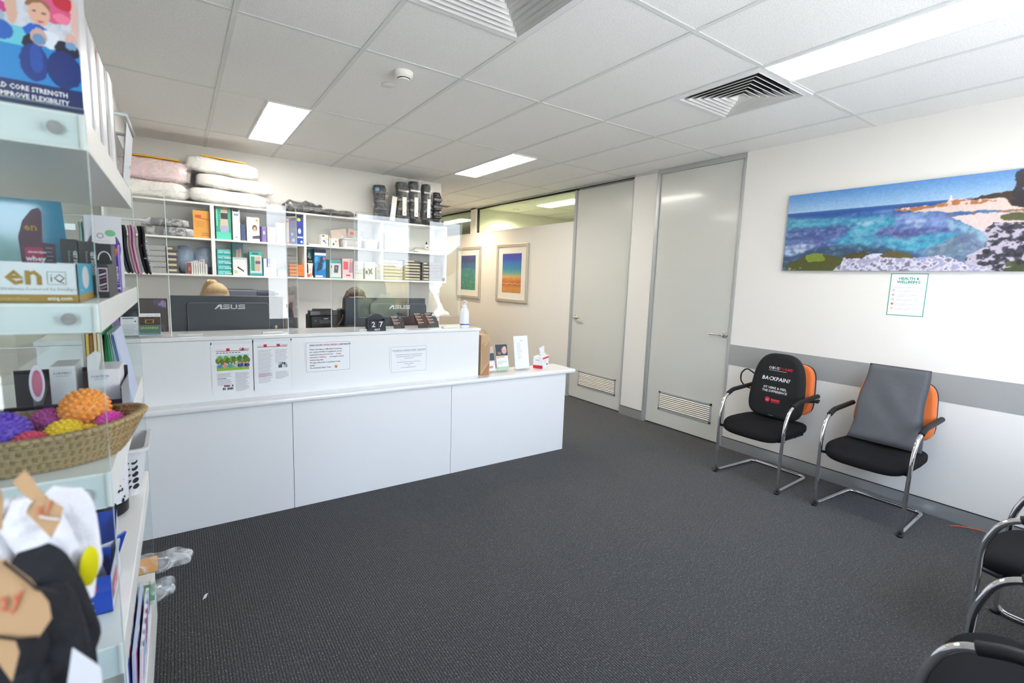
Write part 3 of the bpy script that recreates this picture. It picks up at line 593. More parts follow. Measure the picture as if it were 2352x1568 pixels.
# small label printer, grey box, black speaker between the monitors
t = thing('label_printer', 'small black printer between the two monitors', 'printer', (.625, 1.12, .731))
b = MB(); b.box(.528, .722, 1.05, 1.22, .731, 1.20, BLKP, bev=.012); b.build('body', t)
b = MB(); b.box(.520, .724, 1.03, 1.10, 1.195, 1.235, BLKG, bev=.006); b.box(.55, .69, 1.06, 1.09, 1.235, 1.245, BLKP); b.build('lid', t)
b = MB(); M = frame((.53, 1.0495, 1.10), (1, 0, 0), (0, 0, 1)); b.rect(M, .065, .15, .035, .06, flat(60, 60, 66)); b.disc(M, .035, .055, .004, .004, flat(150, 150, 150)); b.rect(M, .095, .125, .068, .074, flat(200, 200, 205)); b.build('control_panel', t)
b = MB(); b.box(.740, .80, 1.08, 1.16, .731, 1.245, flat(38, 36, 36), bev=.02); b.tube([(.735, 1.075, 1.12), (.76, 1.072, 1.15), (.775, 1.07, 1.20)], .004, flat(180, 130, 90))
T(b, 'desk_speaker', 'black upright speaker beside the small printer', 'speaker')
b = MB(); b.box(.365, .455, 1.10, 1.17, .731, 1.175, mat('grey_card', (.24, .22, .21), .8)); b.box(.385, .415, 1.097, 1.101, 1.14, 1.155, flat(150, 145, 145))
T(b, 'carton', 'grey carton right of the left monitor', 'box')
b = MB(); b.tube([(.41, 1.135, 1.176), (.405, 1.13, 1.24), (.415, 1.13, 1.29)], .022, mat('mauve_cloth', (.20, .13, .18), .7), seg=8, r1=.012); b.sq((.398, 1.13, 1.262), (.02, .015, .018), flat(96, 70, 90))
T(b, 'folded_strap', 'mauve strap sticking up from the grey carton', 'strap')
# perpetual calendar
def calendar():
    x0, x1, y0, y1, z = .805, .932, .560, .62, CT; t = thing('block_calendar', 'black wooden block calendar showing 27 May', 'calendar', ((x0+x1)/2, .59, z))
    WD = mat('slate_wood', (.016, .020, .028), .55, bump=.2, bscale=60); h = .082
    b = MB(); b.box(x0, x1, y0, y1, z, z+.018, WD); b.box(x0, x1, y1-.008, y1, z, z+h, WD); b.box(x0, x0+.010, y0+.004, y1, z, z+h, WD); b.box(x1-.010, x1, y0+.004, y1, z, z+h, WD)
    n = 14; out = [(x0+(x1-x0)*.0, z+h)]+[((x0+x1)/2+(x1-x0)*.43*math.cos(PI-PI*k/n), z+h+.036*math.sin(PI*k/n)) for k in range(n+1)]+[(x1, z+h)]
    k = len(out); b.add([(x, y0+.02, zz) for x, zz in out]+[(x, y1, zz) for x, zz in out], [tuple(range(k)), tuple(range(2*k-1, k-1, -1))]+[(i, i+k, (i+1) % k+k, (i+1) % k) for i in range(k)], WD); b.build('holder', t)
    for i, ch in enumerate('27'):
        a = x0+.012+i*.0525; b = MB(); b.box(a, a+.0505, y0, y0+.048, z+.0185, z+.072, WD, bev=.001); b.build('number_block', t)
        b = MB(); b.text(ch, .052, WTXT, frame((a+.025, y0-.0005, z+.0285), (1, 0, 0), (0, 0, 1)), bold=.012, align='CENTER', z=.0004); b.build('lettering', t)
    b = MB(); b.text('MAY', .020, WTXT, frame(((x0+x1)/2, y0-.0005, z+.0025), (1, 0, 0), (0, 0, 1)), bold=.02, align='CENTER', z=.0004); b.build('lettering', t)
calendar()
# business cards
CARD = mat('black_card', (.018, .018, .02), .4); OR = flat(236, 110, 60)
def cards(label, x0, cols, rows, y=.625, loose=False):
    w = .088; t = thing('card_holder', label, 'card holder', (x0+w*cols/2, y, CT), 'business card holders'); b = MB()
    b.box(x0, x0+w*cols, y-.028, y-.025, CT, CT+.028, ACR); b.box(x0, x0+w*cols, y-.028, y+.05, CT, CT+.003, FOOT); b.box(x0, x0+w*cols, y+.048, y+.051, CT, CT+.075, ACR); b.build('tray', t)
    for c in range(cols):
        for r in range(rows):
            b = MB(); k = rows-1-r; M = frame((x0+c*w+.001+k*(-.002), y-.022+k*.020, CT+.006+k*.020), (1, 0, 0), (0, .35, 1))
            b.rect(M, 0, w-.004, 0, .054, CARD, z=0); b.rect(M, 0, w-.004, 0, .054, CARD, z=-.0008)
            b.text('Karrinyup', .0115, WTXT, M, x=.004, y=.041, bold=.03, z=.0004); b.rect(M, .006, .034, .032, .037, OR, z=.0004)
            if r == 0: b.poly(M, [(.060, .028), (.066, .036), (.064, .044), (.069, .040), (.075, .045), (.072, .036), (.078, .030), (.070, .032)], OR, z=.0004)
            b.build('business_card', t)
cards('clear card holder with one column of black cards beside the calendar', 1.005, 1, 3); cards('wide clear card holder with two columns of black cards', 1.195, 2, 4)
# pump bottle
t = thing('pump_bottle', 'white pump bottle with a blue stripe at the counter end', 'bottle', (1.600, .625, CT)); PBM = mat('white_bottle', (.86, .87, .90), .3, coat=.3)
b = MB(); b.lathe([(.036, 0), (.038, .004), (.038, .105), (.036, .125), (.026, .148), (.017, .158), (.017, .164)], PBM, (1.6, .625, CT), 32); b.build('bottle_body', t)
b = MB(); b.lathe([(.0384, .020), (.0384, .030)], flat(50, 96, 200), (1.6, .625, CT), 32); b.build('label_stripe', t)
b = MB(); b.lathe([(.019, .158), (.019, .178), (.008, .180), (.0055, .182), (.0055, .198), (.011, .200), (.011, .212), (.004, .214)], PBM, (1.6, .625, CT), 20); b.tube([(1.6, .625, CT+.206), (1.6, .60, CT+.206), (1.6, .585, CT+.198)], .005, PBM); b.build('pump_head', t)
# flyer stands at the left end of the counter
def stand(name, label, x, y, z, w, h, fn, rot=0., tilt=.25, group='flyer stands'):
    t = thing(name, label, 'brochure stand', (x, y, z), group); ca, sa = math.cos(rot), math.sin(rot)
    M = frame((x-w/2*ca, y-w/2*sa, z+.010), (ca, sa, 0), (-sa*tilt, ca*tilt, 1))
    b = MB(); Mi = M @ Matrix.Translation((0, 0, .004)); b.rect(M, 0, w, 0, .35*h, ACR, z=.004); b.rect(M, -.003, w+.003, -.002, h*.98, ACR, z=-.012); b.box(0, w, -.002, .002, -.03, .012, FOOT, M=M); b.build('stand', t)
    b = MB(); b.box(0, w, .002, h, -.008, .0, PAPER, M=M); fn(b, M, w, h); b.build('leaflets', t); return t
def fl1(b, M, w, h): b.text('PAIN AWAY', .008, flat(90, 130, 150), M, x=.006, y=h-.012, bold=.02) if False else b.rect(M, .008, w-.02, h-.012, h-.006, flat(120, 150, 165)); b.disc(M, w-.014, h-.026, .004, .004, flat(40, 70, 140)); lines(b, M, .006, w-.006, h-.045, 10, .008, PGR)
stand('flyer_stand', 'small white text flyer at the left end of the counter', -.505, .62, CT, .078, .105, fl1, rot=.0)
def fl2(b, M, w, h):
    b.rect(M, 0, w, h*.47, h-.02, flat(72, 60, 52)); b.rect(M, 0, w, .015, h*.47, flat(88, 122, 112)); b.rect(M, 0, w, 0, .015, flat(120, 150, 160)); b.rect(M, .028, .068, h*.55, h*.72, flat(190, 140, 70), z=.0009); b.rect(M, .034, .062, h*.57, h*.69, flat(80, 60, 40), z=.0012)
    b.text('SAVANNA', .0175, flat(190, 225, 110), M, x=.007, y=h*.29, bold=.012, z=.0012)
    for k in range(30): b.disc(M, .006+random.random()*(w-.012), h*.55+random.random()*.045, .002, .0015, flat(150, 110, 90), z=.001+.00001*k)
stand('flyer_stand', 'green and brown SAVANNA card standing at the left end of the counter', -.415, .60, CT, .098, .125, fl2, rot=-.05)
# ------------------------------------------------------------------ on the ledge to the right of the counter
KR = mat('kraft_bag', (.56, .38, .22), .7); 
t = thing('paper_bag', 'brown kraft paper bag standing against the counter end', 'paper bag', (1.775, .66, LT))
b = MB(); b.box(1.705, 1.79, .53, .84, LT, LT+.325, KR); M = frame((1.705, .5295, LT), (1, 0, 0), (0, 0, 1))
for k in range(12): a = .035+k*.018; b.poly(M, [(.004, a), (.081, a+.09), (.081, a+.094), (.004, a+.004)] if a < .19 else [(.004, a), (.03, a+.03), (.03, a+.034), (.004, a+.004)], flat(120, 84, 50))
b.poly(M, [(.0, .0), (.08, .0), (.08, .10)], flat(176, 128, 84), z=.0012); b.build('bag_body', t)
b = MB()
for y in (.60, .74): b.tube([(1.715, y, LT+.32), (1.715, y, LT+.352), (1.72, y, LT+.358), (1.778, y, LT+.356), (1.784, y, LT+.350), (1.784, y, LT+.32)], .006, KRAFT)
b.build('handle', t)
def br1(b, M, w, h): b.rect(M, 0, w, h*.38, h, flat(214, 190, 180)); b.rect(M, 0, w, h*.42, h*.72, flat(60, 84, 110), z=.0009); b.rect(M, .004, w-.02, .02, .04, flat(226, 150, 130)); b.disc(M, w*.5, h*.84, .012, .016, flat(110, 70, 60), z=.001)
stand('brochure_holder', 'narrow brochure holder half hidden behind the paper bag', 1.86, .62, LT, .095, .205, br1, group='brochure holders on the ledge')
def br2(b, M, w, h):
    b.rect(M, 0, w, h*.56, h, flat(62, 64, 84)); b.disc(M, w*.72, h*.76, .026, .030, flat(222, 176, 170), z=.0009); b.disc(M, w*.78, h*.85, .016, .016, flat(236, 196, 180), z=.001); b.disc(M, w*.3, h*.66, .018, .012, flat(60, 170, 90), z=.0011); b.disc(M, w*.2, h*.68, .01, .008, flat(220, 60, 50), z=.0012)
    b.rect(M, .006, w*.7, h*.50, h*.535, flat(214, 150, 60)); b.rect(M, .004, .03, h*.46, h*.48, flat(220, 120, 130)); b.rect(M, 0, w, 0, h*.14, flat(186, 220, 184)); lines(b, M, .008, w-.01, h*.36, 3, .01, PGR)
stand('brochure_holder', 'brochure holder with a baby photo over a green band', 1.975, .60, LT, .118, .22, br2, group='brochure holders on the ledge')
def br3(b, M, w, h): b.rect(M, w*.45, w*.62, h-.045, h-.04, PGR); lines(b, M, .03, w-.06, h-.062, 16, .0088, PGR, h=.0016, rag=.5)
stand('brochure_holder', 'tall stack of white forms in a clear stand', 2.175, .60, LT, .15, .285, br3, tilt=.18, group='brochure holders on the ledge')
t = thing('mask_box', 'small white and red open carton with a sheet sticking out', 'box', (2.40, .62, LT)); RB = flat(222, 42, 48)
Mb = Matrix.Translation((2.40, .63, LT)) @ Matrix.Rotation(.55, 4, 'Z')
b = MB(); b.box(-.075, .075, -.045, .045, 0, .105, PAPER, M=Mb); M1 = Mb @ frame((-.075, -.0455, 0), (1, 0, 0), (0, 0, 1)); b.rect(M1, 0, .15, .082, .098, RB); lines(b, M1, .02, .12, .07, 3, .012, PGR); b.rect(M1, .095, .125, .02, .035, INK)
M2 = Mb @ frame((-.0755, .045, 0), (0, -1, 0), (0, 0, 1)); b.rect(M2, 0, .09, 0, .028, RB); b.rect(M2, .02, .06, .07, .076, PGR); b.build('carton_body', t)
b = MB(); b.add([(-.06, -.03, .10), (.0, -.03, .10), (.012, -.02, .20), (-.065, .0, .18)], [(0, 1, 2, 3)], PAPER, Mb); b.sq((.03, 0, .105), (.04, .035, .03), mat('tissue', (.8, .82, .83), .6, alpha=.7), M=Mb); b.build('tissue', t)
# ================================================================== WALL SHELVING BEHIND THE DESK
CY0, CY1, ZB, ZM, ZT = 2.755, 3.08, 1.455, 1.797, 2.125; DIV = [-.78, .028, .852, 1.685, 2.508]
cab = thing('wall_shelving', 'long white open wall shelving with two rows of compartments', 'shelving', (.86, 2.92, ZB))
b = MB(); b.box(DIV[0]-.03, DIV[-1], CY1-.008, CY1, ZB, ZT, mat('shelf_back_white', (.86, .86, .82), .5)); b.build('back_panel', cab)
for n, z in (('shelf_board', ZB), ('shelf_board', ZM), ('shelf_board', ZT)): b = MB(); b.box(DIV[0]-.03, DIV[-1], CY0, CY1-.008, z-.009, z+.009, SHELFW, bev=.001); b.build(n, cab)
for k, x in enumerate(DIV):
    for z0, z1 in ((ZB+.009, ZM-.009), (ZM+.009, ZT-.009)):
        hw = .0105 if 0 < k < 4 else .009; xx = x if k < 4 else x-.009
        b = MB(); b.box(xx-hw*(2 if k == 1 else 1), xx+hw, CY0, CY1-.008, z0, z1, SHELFW); b.build('divider', cab)
SB, SM, STP = ZB+.0095, ZM+.0095, ZT+.0095
def carton(name, label, px0, px1, ytop, zb, col, deco=None, cat='box', group=None, yf=2.80, dep=.10, bev=.001, side=None, ty=None):
    x0, x1 = at(px0, 560, Y=yf)[0], at(px1, 560, Y=yf)[0]; h = (ty if ty else at((px0+px1)/2, ytop, Y=yf)[2])-zb; w = x1-x0
    b = MB(); m = flat(*col) if isinstance(col, tuple) else col
    b.box(x0, x1, yf, yf+dep, zb, zb+h, m); M = frame((x0, yf-.0003, zb), (1, 0, 0), (0, 0, 1))
    for k, d in enumerate(deco or []):
        z = .0006+.0002*k
        if d[0] == 'r': b.rect(M, d[1]*w, d[2]*w, d[3]*h, d[4]*h, flat(*d[5]), z=z)
        elif d[0] == 'e': b.disc(M, d[1]*w, d[2]*h, d[3]*w, d[4]*h, flat(*d[5]), z=z)
        elif d[0] == 'p': b.poly(M, [(u*w, v*h) for u, v in d[1]], flat(*d[2]), z=z)
        elif d[0] == 't': b.text(d[1], d[4]*h, flat(*d[5]), M, x=d[2]*w, y=d[3]*h, bold=.02, z=z)
    return T(b, name, label, cat, group)
GP = 'boxed braces and supports on the wall shelving'
TE = (40, 178, 160); 
# upper row
carton('envelope', 'orange printed envelope standing on the upper shelf', 446, 487, 484, SM, (240, 170, 60), [('r', .12, .45, .74, .84, (222, 80, 60)), ('p', [(.12, .74), (.9, .66), (.9, .70), (.12, .76)], (222, 80, 60)), ('r', .15, .6, .40, .62, (226, 160, 62)), ('r', .4, .9, .1, .12, (150, 100, 50)), ('r', .45, .85, .17, .19, (150, 100, 50))], cat='envelope', dep=.02)
carton('brace_box', 'tall green box picturing a torso in a black crop top', 498, 532, 474, SM, (46, 170, 138), [('p', [(.25, .3), (.85, .3), (.80, .55), (.78, .9), (.35, .9), (.3, .55)], (214, 188, 170)), ('r', .34, .80, .62, .80, (44, 44, 54)), ('r', .3, .82, .22, .42, (168, 176, 210)), ('r', 0, 1, 0, .22, (84, 206, 180)), ('e', .25, .96, .1, .03, (226, 110, 60)), ('e', .75, .95, .1, .03, (226, 110, 60)), ('r', .02, .12, .4, .9, (120, 220, 195)), ('e', .58, .95, .1, .07, (190, 150, 130))], group=GP)
carton('brace_box', 'narrow white box with a black top beside the green torso box', 536, 553, 481, SM, (238, 238, 236), [('r', .05, .8, .93, 1, (40, 36, 46)), ('r', .2, .8, .80, .86, (90, 160, 200)), ('r', .3, .6, .08, .12, (150, 160, 200))], group=GP)
carton('brace_box', 'slim dark blue pair of boxes on the upper shelf', 555, 564, 516, SM, (70, 90, 140), [('r', .4, .55, 0, 1, (40, 50, 90))], group=GP)
carton('brace_box', 'white arm sling box showing a woman in a sling', 568, 597, 499, SM, (240, 238, 234), [('e', .62, .55, .20, .14, (96, 66, 56)), ('e', .62, .50, .13, .11, (220, 170, 150)), ('p', [(.4, .25), (1, .25), (.95, .42), (.5, .42)], (226, 226, 236)), ('p', [(.42, .12), (1, .12), (1, .26), (.45, .22)], (74, 78, 100)), ('e', .80, .88, .1, .045, (240, 150, 60))], group=GP)
carton('brace_box', 'short purple box right of the arm sling box', 600, 612, 520, SM, (140, 120, 190), [('r', 0, .25, 0, 1, (60, 70, 120)), ('e', .6, .6, .2, .12, (220, 210, 230))], group=GP)
carton('brace_box', 'plain white box behind the clear screen edge, upper shelf', 616, 634, 522, SM, (226, 230, 240), [('r', .1, .9, .1, .3, (210, 216, 232))], group=GP)
carton('brace_box', 'larger plain white box left of the red-based white box', 636, 655, 512, SM, (236, 240, 246), [('r', .1, .9, .86, .93, (190, 205, 230)), ('e', .6, .12, .2, .06, (190, 196, 212))], group=GP)
carton('brace_box', 'thin white box with red base and orange dot', 657, 665, 502, SM, (222, 214, 220), [('r', 0, 1, 0, .05, (226, 90, 70)), ('e', .35, .88, .4, .05, (236, 120, 80))], group=GP)
carton('brace_box', 'purple and blue knee support box with a football', 666, 682, 504, SM, (92, 92, 160), [('e', .6, .45, .3, .25, (96, 92, 112)), ('e', .35, .40, .15, .07, (226, 224, 226)), ('e', .5, .16, .22, .07, (210, 210, 214)), ('t', 'KNEE', .2, .88, .06, (220, 160, 220))], group=GP)
carton('brace_box', 'blue knee support box with a yellow dot beside the divider', 683, 697, 500, SM, (30, 70, 165), [('e', .3, .92, .3, .06, (240, 224, 60)), ('e', .4, .50, .25, .1, (226, 230, 226)), ('r', 0, 1, .24, .30, (210, 214, 226)), ('e', .7, .1, .2, .05, (190, 210, 250)), ('r', 0, 1, .70, .78, (70, 60, 150))], group=GP)
carton('small_box', 'small white box with a yellow dot and blue print', 738, 754, 539, SM, (240, 238, 230), [('r', .1, .5, .84, .93, (60, 66, 110)), ('e', .75, .65, .16, .1, (236, 220, 60)), ('e', .4, .45, .2, .1, (130, 130, 200)), ('e', .6, .3, .1, .06, (80, 90, 110))], group='small boxes on the upper shelf')
carton('small_box', 'small wide white box with an orange dot', 756, 778, 547, SM, (238, 238, 234), [('e', .7, .62, .1, .13, (240, 150, 110)), ('e', .45, .3, .1, .14, (90, 96, 96)), ('r', .75, .85, .1, .4, (200, 214, 226))], group='small boxes on the upper shelf')
b = MB(); x = at(707, 560, Y=2.85)[0]; b.box(x, x+.13, 2.83, 2.95, SM, SM+.018, flat(236, 234, 226), bev=.004); b.box(x+.002, x+.02, 2.826, 2.83, SM+.001, SM+.008, flat(110, 90, 60)); T(b, 'flat_packet', 'flat white packet lying beside the divider on the upper shelf', 'packet')
def basket(name, label, x0, x1, y0, y1, z, h, nc, nr, hx0, hx1, lip=.010, group='white slotted plastic baskets', hs=(.008, .018), taper=.012):
    t = thing(name, label, 'basket', ((x0+x1)/2, (y0+y1)/2, z), group); m = flat(238, 238, 240, .35, .1); D = flat(50, 50, 60)
    b = MB(); k = 24
    def ring(e, zz): 
        pts = []; cx, cy = (x0+x1)/2, (y0+y1)/2; hx, hy, r = (x1-x0)/2-e, (y1-y0)/2-e, .025
        for q, (a, c) in enumerate([(1, 1), (-1, 1), (-1, -1), (1, -1)]):
            for i in range(6): an = PI/2*q+PI/2*i/5; pts.append((cx+a*(hx-r)+r*math.cos(an), cy+c*(hy-r)+r*math.sin(an), zz))
        return pts
    R = [ring(taper, z), ring(0, z+h), ring(-lip, z+h), ring(-lip, z+h-.008), ring(.003, z+h-.010), ring(taper+.003, z+.003)]
    R = [ring(taper+.0025, z+.004), ring(.0025, z+h-.001), ring(-lip, z+h), ring(-lip, z+h-.010), ring(-lip+.002, z+h-.011), ring(0, z+h-.011), ring(taper, z)]
    k = 24; b.add([p for r in R for p in r], [(i*k+j, i*k+(j+1) % k, (i+1)*k+(j+1) % k, (i+1)*k+j) for i in range(len(R)-1) for j in range(k)], m); b.add(R[0], [tuple(range(k))], m); b.add(R[-1], [tuple(range(k))[::-1]], m); b.build('basket_body', t)
    b = MB()
    for i in range(nc):
        for j in range(nr):
            u = hx0+(hx1-hx0)*(i+.5)/nc; v = z+h*.14+h*.66*(j+.5)/nr; yy = y0+taper*(1-(v-z)/h)-.0006; M = frame((u, yy, v), (1, 0, .25), (0, 0, 1)); w_, h_ = hs
            out = [(w_*.5*math.cos(a)+.25*h_*math.sin(a)*.8, h_*.5*math.sin(a)) for a in [2*PI*q/12 for q in range(12)]]; b.poly(frame((u, yy, v), (1, 0, 0), (0, 0, 1)), out, D, z=.0003)
    b.build('slots', t)
    return t
basket('plastic_basket', 'white slotted basket holding small packets, upper shelf beside the screen edge', 1.255, 1.47, 2.80, 2.98, SM, .105, 9, 4, 1.30, 1.44, hs=(.007, .014))
basket('plastic_basket', 'white slotted basket behind the sky reflection, upper shelf', 1.51, 1.66, 2.80, 2.98, SM, .105, 8, 5, 1.54, 1.64, hs=(.006, .012))
for k, (x, z, c, lab) in enumerate([(1.20, .09, (214, 196, 186), 'pale pink striped packet leaning left in the shelf basket'), (1.33, .10, (200, 190, 190), 'middle grey packet with an orange mark in the shelf basket'), (1.41, .10, (150, 156, 180), 'bluish packet with a dark square in the shelf basket')]):
    b = MB(); M = Matrix.Translation((x+.05, 2.86+.02*k, SM+z)) @ Matrix.Rotation([-.2, .15, .1][k], 4, 'Y') @ Matrix.Rotation(.2, 4, 'X')
    b.box(-.07 if k else -.10, .07, -.008, .008, 0, .11, mat('packet_%d' % k, c8(*c), .4, bump=.5, bscale=25), bev=.006, M=M)
    Mf = M @ frame((-.04, -.0085, .02), (1, 0, 0), (0, 0, 1)); b.rect(Mf, 0, .035, .03, .06, flat(*[(230, 214, 206), (232, 130, 80), (70, 66, 90)][k])); b.rect(Mf, .04, .07, 0, .02, flat(240, 236, 236)); T(b, 'packet', lab, 'packet', 'packets in the shelf basket')
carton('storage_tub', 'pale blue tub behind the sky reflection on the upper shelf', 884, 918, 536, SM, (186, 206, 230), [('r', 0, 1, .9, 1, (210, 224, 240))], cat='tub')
b = MB(); b.add([(2.09, 2.78, SM), (2.40, 2.78, SM), (2.40, 3.0, SM), (2.09, 3.0, SM)]+[(2.09, 2.78, SM+.012), (2.40, 2.78, SM+.012), (2.40, 3.0, SM+.07), (2.2, 3.0, SM+.07)], [(0, 1, 2, 3), (4, 5, 6, 7), (0, 1, 5, 4), (1, 2, 6, 5), (2, 3, 7, 6), (3, 0, 4, 7)], flat(214, 214, 204)); b.box(2.08, 2.14, 2.775, 2.79, SM, SM+.008, BLKP); T(b, 'paper_tray', 'sloped pale tray under the small bottle, upper right shelf', 'tray')
t = thing('dropper_bottle', 'small white bottle with a black tip on the upper right shelf', 'bottle', (2.30, 2.90, SM+.045)); b = MB(); b.lathe([(.024, 0), (.026, .004), (.026, .05), (.012, .062)], flat(236, 236, 232), (2.30, 2.90, SM+.045)); b.rect(frame((2.29, 2.8735, SM+.065), (1, 0, 0), (0, 0, 1)), 0, .02, 0, .014, flat(80, 80, 100)); b.build('bottle_body', t); b = MB(); b.lathe([(.012, .062), (.012, .072), (.003, .098)], BLKP, (2.30, 2.90, SM+.045)); b.build('cap', t)
# lower row
for k in range(5):
    z0 = SB+k*.050; x0, x1 = at(499, 600, Y=2.80)[0], at(530, 600, Y=2.80)[0]; b = MB(); b.box(x0, x1, 2.80, 2.95, z0+.001, z0+.049, flat(30, 176, 176)); M = frame((x0, 2.7997, z0), (1, 0, 0), (0, 0, 1))
    b.rect(M, .01, x1-x0-.01, .028, .034, flat(210, 236, 234)); b.rect(M, .01, .05, .010, .022, flat(150, 220, 216)); b.rect(M, .06, .12, .012, .02, flat(230, 244, 242)); T(b, 'teal_carton', 'flat teal carton in the stack of five, %s' % ['bottom one', 'second from the bottom', 'middle one', 'second from the top', 'top one'][k], 'box', 'stack of flat teal cartons')
carton('brace_box', 'green and purple box standing behind a white box, lower shelf', 533, 558, 558, SB, (28, 140, 118), [('p', [(.25, .55), (.8, .55), (.95, .95), (.4, .95)], (120, 110, 176)), ('p', [(.3, .5), (.55, .5), (.6, .8), (.35, .8)], (214, 180, 160)), ('p', [(.6, .5), (.8, .5), (.82, .82), (.66, .84)], (222, 190, 174))], group=GP, yf=2.88)
carton('brace_box', 'white box with a black pen-like picture, lower shelf', 533, 566, 591, SB, (240, 240, 242), [('p', [(.3, .42), (.75, .2), (.78, .26), (.35, .5)], (60, 62, 74)), ('e', .2, .18, .12, .1, (190, 226, 150)), ('r', 0, 1, .9, 1, (190, 206, 216))], group=GP)
carton('brace_box', 'teal box picturing a hip brace, lower shelf', 572, 601, 578, SB, (60, 190, 180), [('r', .05, .95, .12, .85, (214, 234, 228)), ('p', [(.4, .2), (.8, .2), (.85, .8), (.45, .8)], (222, 186, 166)), ('r', .45, .85, .5, .62, (100, 90, 140)), ('r', .1, .4, .2, .8, (44, 160, 130)), ('r', 0, 1, 0, .06, (50, 120, 160)), ('r', .2, .7, .9, .95, (30, 90, 100))], group=GP)
carton('brace_box', 'white box with a blue panel right of the hip brace box', 604, 633, 592, SB, (238, 240, 246), [('r', .25, .55, .50, .95, (66, 92, 190)), ('e', .4, .62, .08, .07, (220, 228, 246)), ('r', 0, 1, .95, 1, (120, 140, 200))], group=GP)
carton('small_box', 'small low mint green box on the lower shelf', 637, 660, 618, SB, (150, 214, 196), [('r', .1, .8, .3, .55, (226, 244, 238)), ('r', 0, 1, .85, 1, (110, 150, 150))], group='small boxes on the lower shelf')
for k in range(2): carton('orange_carton', 'flat orange carton with purple base, %s of two' % ['lower', 'upper'][k], 664, 697, 0, SB+k*.066, (240, 128, 44), [('r', 0, 1, .45, .5, (250, 170, 80)), ('r', .1, .9, .72, .82, (250, 160, 70))]+([('r', 0, 1, 0, .16, (64, 44, 110))] if k == 0 else []), ty=SB+k*.066+.065, group='pair of flat orange cartons')
carton('brace_box', 'dark green and black box with yellow writing beside the divider', 705, 719, 572, SB+0, (24, 36, 34), [('r', 0, 1, .82, 1, (0, 96, 96)), ('p', [(0, .72), (.5, .65), (.8, .78), (.3, .9)], (150, 200, 200)), ('r', .1, .8, .56, .60, (200, 190, 70)), ('r', .2, .95, .44, .48, (226, 220, 60)), ('e', .7, .78, .2, .06, (110, 60, 50))], group=GP, yf=2.88)
carton('small_box', 'white box with brown and orange shapes, lower shelf', 704, 718, 604, SB, (236, 232, 228), [('p', [(0, .3), (.25, .3), (.2, .9), (0, 1)], (90, 44, 40)), ('p', [(.8, .2), (1, .1), (1, .95), (.9, .7)], (90, 44, 40)), ('e', .25, .12, .22, .12, (220, 80, 50)), ('e', .6, .18, .2, .14, (240, 170, 50)), ('e', .5, .55, .14, .08, (226, 200, 180))], group='small boxes on the lower shelf', yf=2.79, dep=.06)
carton('brace_box', 'bright blue wrist brace box with a dark header', 722, 748, 572, SB, (20, 130, 200), [('r', 0, 1, .87, 1, (28, 36, 84)), ('r', 0, 1, .78, .87, (240, 244, 250)), ('p', [(.15, .2), (.6, .3), (.7, .5), (.35, .55)], (44, 60, 84)), ('p', [(.45, .5), (.75, .55), (.7, .75), (.5, .72)], (40, 60, 90)), ('e', .85, .68, .1, .045, (240, 120, 60)), ('r', .05, .7, .02, .08, (220, 226, 236)), ('p', [(.7, .25), (1, .35), (1, .6), (.75, .5)], (90, 180, 236)), ('p', [(0, .5), (.3, .6), (.25, .75), (0, .7)], (70, 170, 230))], group=GP)
carton('brace_box', 'slim dark teal box between the blue and white brace boxes', 749, 756, 596, SB, (10, 66, 66), group=GP)
carton('brace_box', 'white and teal box with a grey joint brace', 757, 783, 597, SB, (232, 234, 234), [('r', 0, 1, .82, 1, (60, 170, 180)), ('p', [(.35, .3), (.7, .3), (.78, .72), (.4, .72)], (92, 86, 96)), ('r', .5, .62, .5, .64, (150, 150, 160)), ('p', [(.05, .5), (.2, .6), (.12, .75)], (30, 130, 90)), ('r', 0, 1, 0, .06, (60, 190, 180)), ('e', .75, .88, .08, .04, (220, 120, 110))], group=GP)
carton('brace_box', 'red and white box next to the screen edge, lower shelf', 786, 810, 594, SB, (236, 214, 216), [('r', .1, .55, .45, .85, (232, 84, 100)), ('p', [(.6, .3), (1, .3), (1, .85), (.7, .85)], (200, 150, 180)), ('r', .35, .75, .12, .20, (226, 60, 60)), ('e', .8, .92, .1, .05, (240, 160, 130))], group=GP)
carton('brace_box', 'pale box with faint print behind the screen, lower shelf', 812, 834, 600, SB, (222, 224, 222), [('r', .1, .9, .3, .34, (180, 180, 190)), ('r', .1, .9, .5, .54, (190, 190, 200)), ('r', .2, .5, .7, .74, (180, 190, 200))], group=GP)
carton('brace_box', 'white box with a grey cross-shaped strap, lower shelf', 837, 862, 602, SB, (228, 230, 230), [('p', [(.35, .2), (.55, .35), (.8, .25), (.65, .45), (.75, .7), (.55, .55), (.3, .65), (.42, .42)], (110, 112, 110)), ('e', .2, .4, .1, .12, (90, 92, 100)), ('r', 0, .05, 0, 1, (70, 72, 76))], group=GP)
carton('brace_box', 'short pale blue box at the right end of the third compartment', 864, 876, 608, SB, (206, 216, 224), [('r', .2, .8, .5, .6, (170, 190, 210))], group=GP)
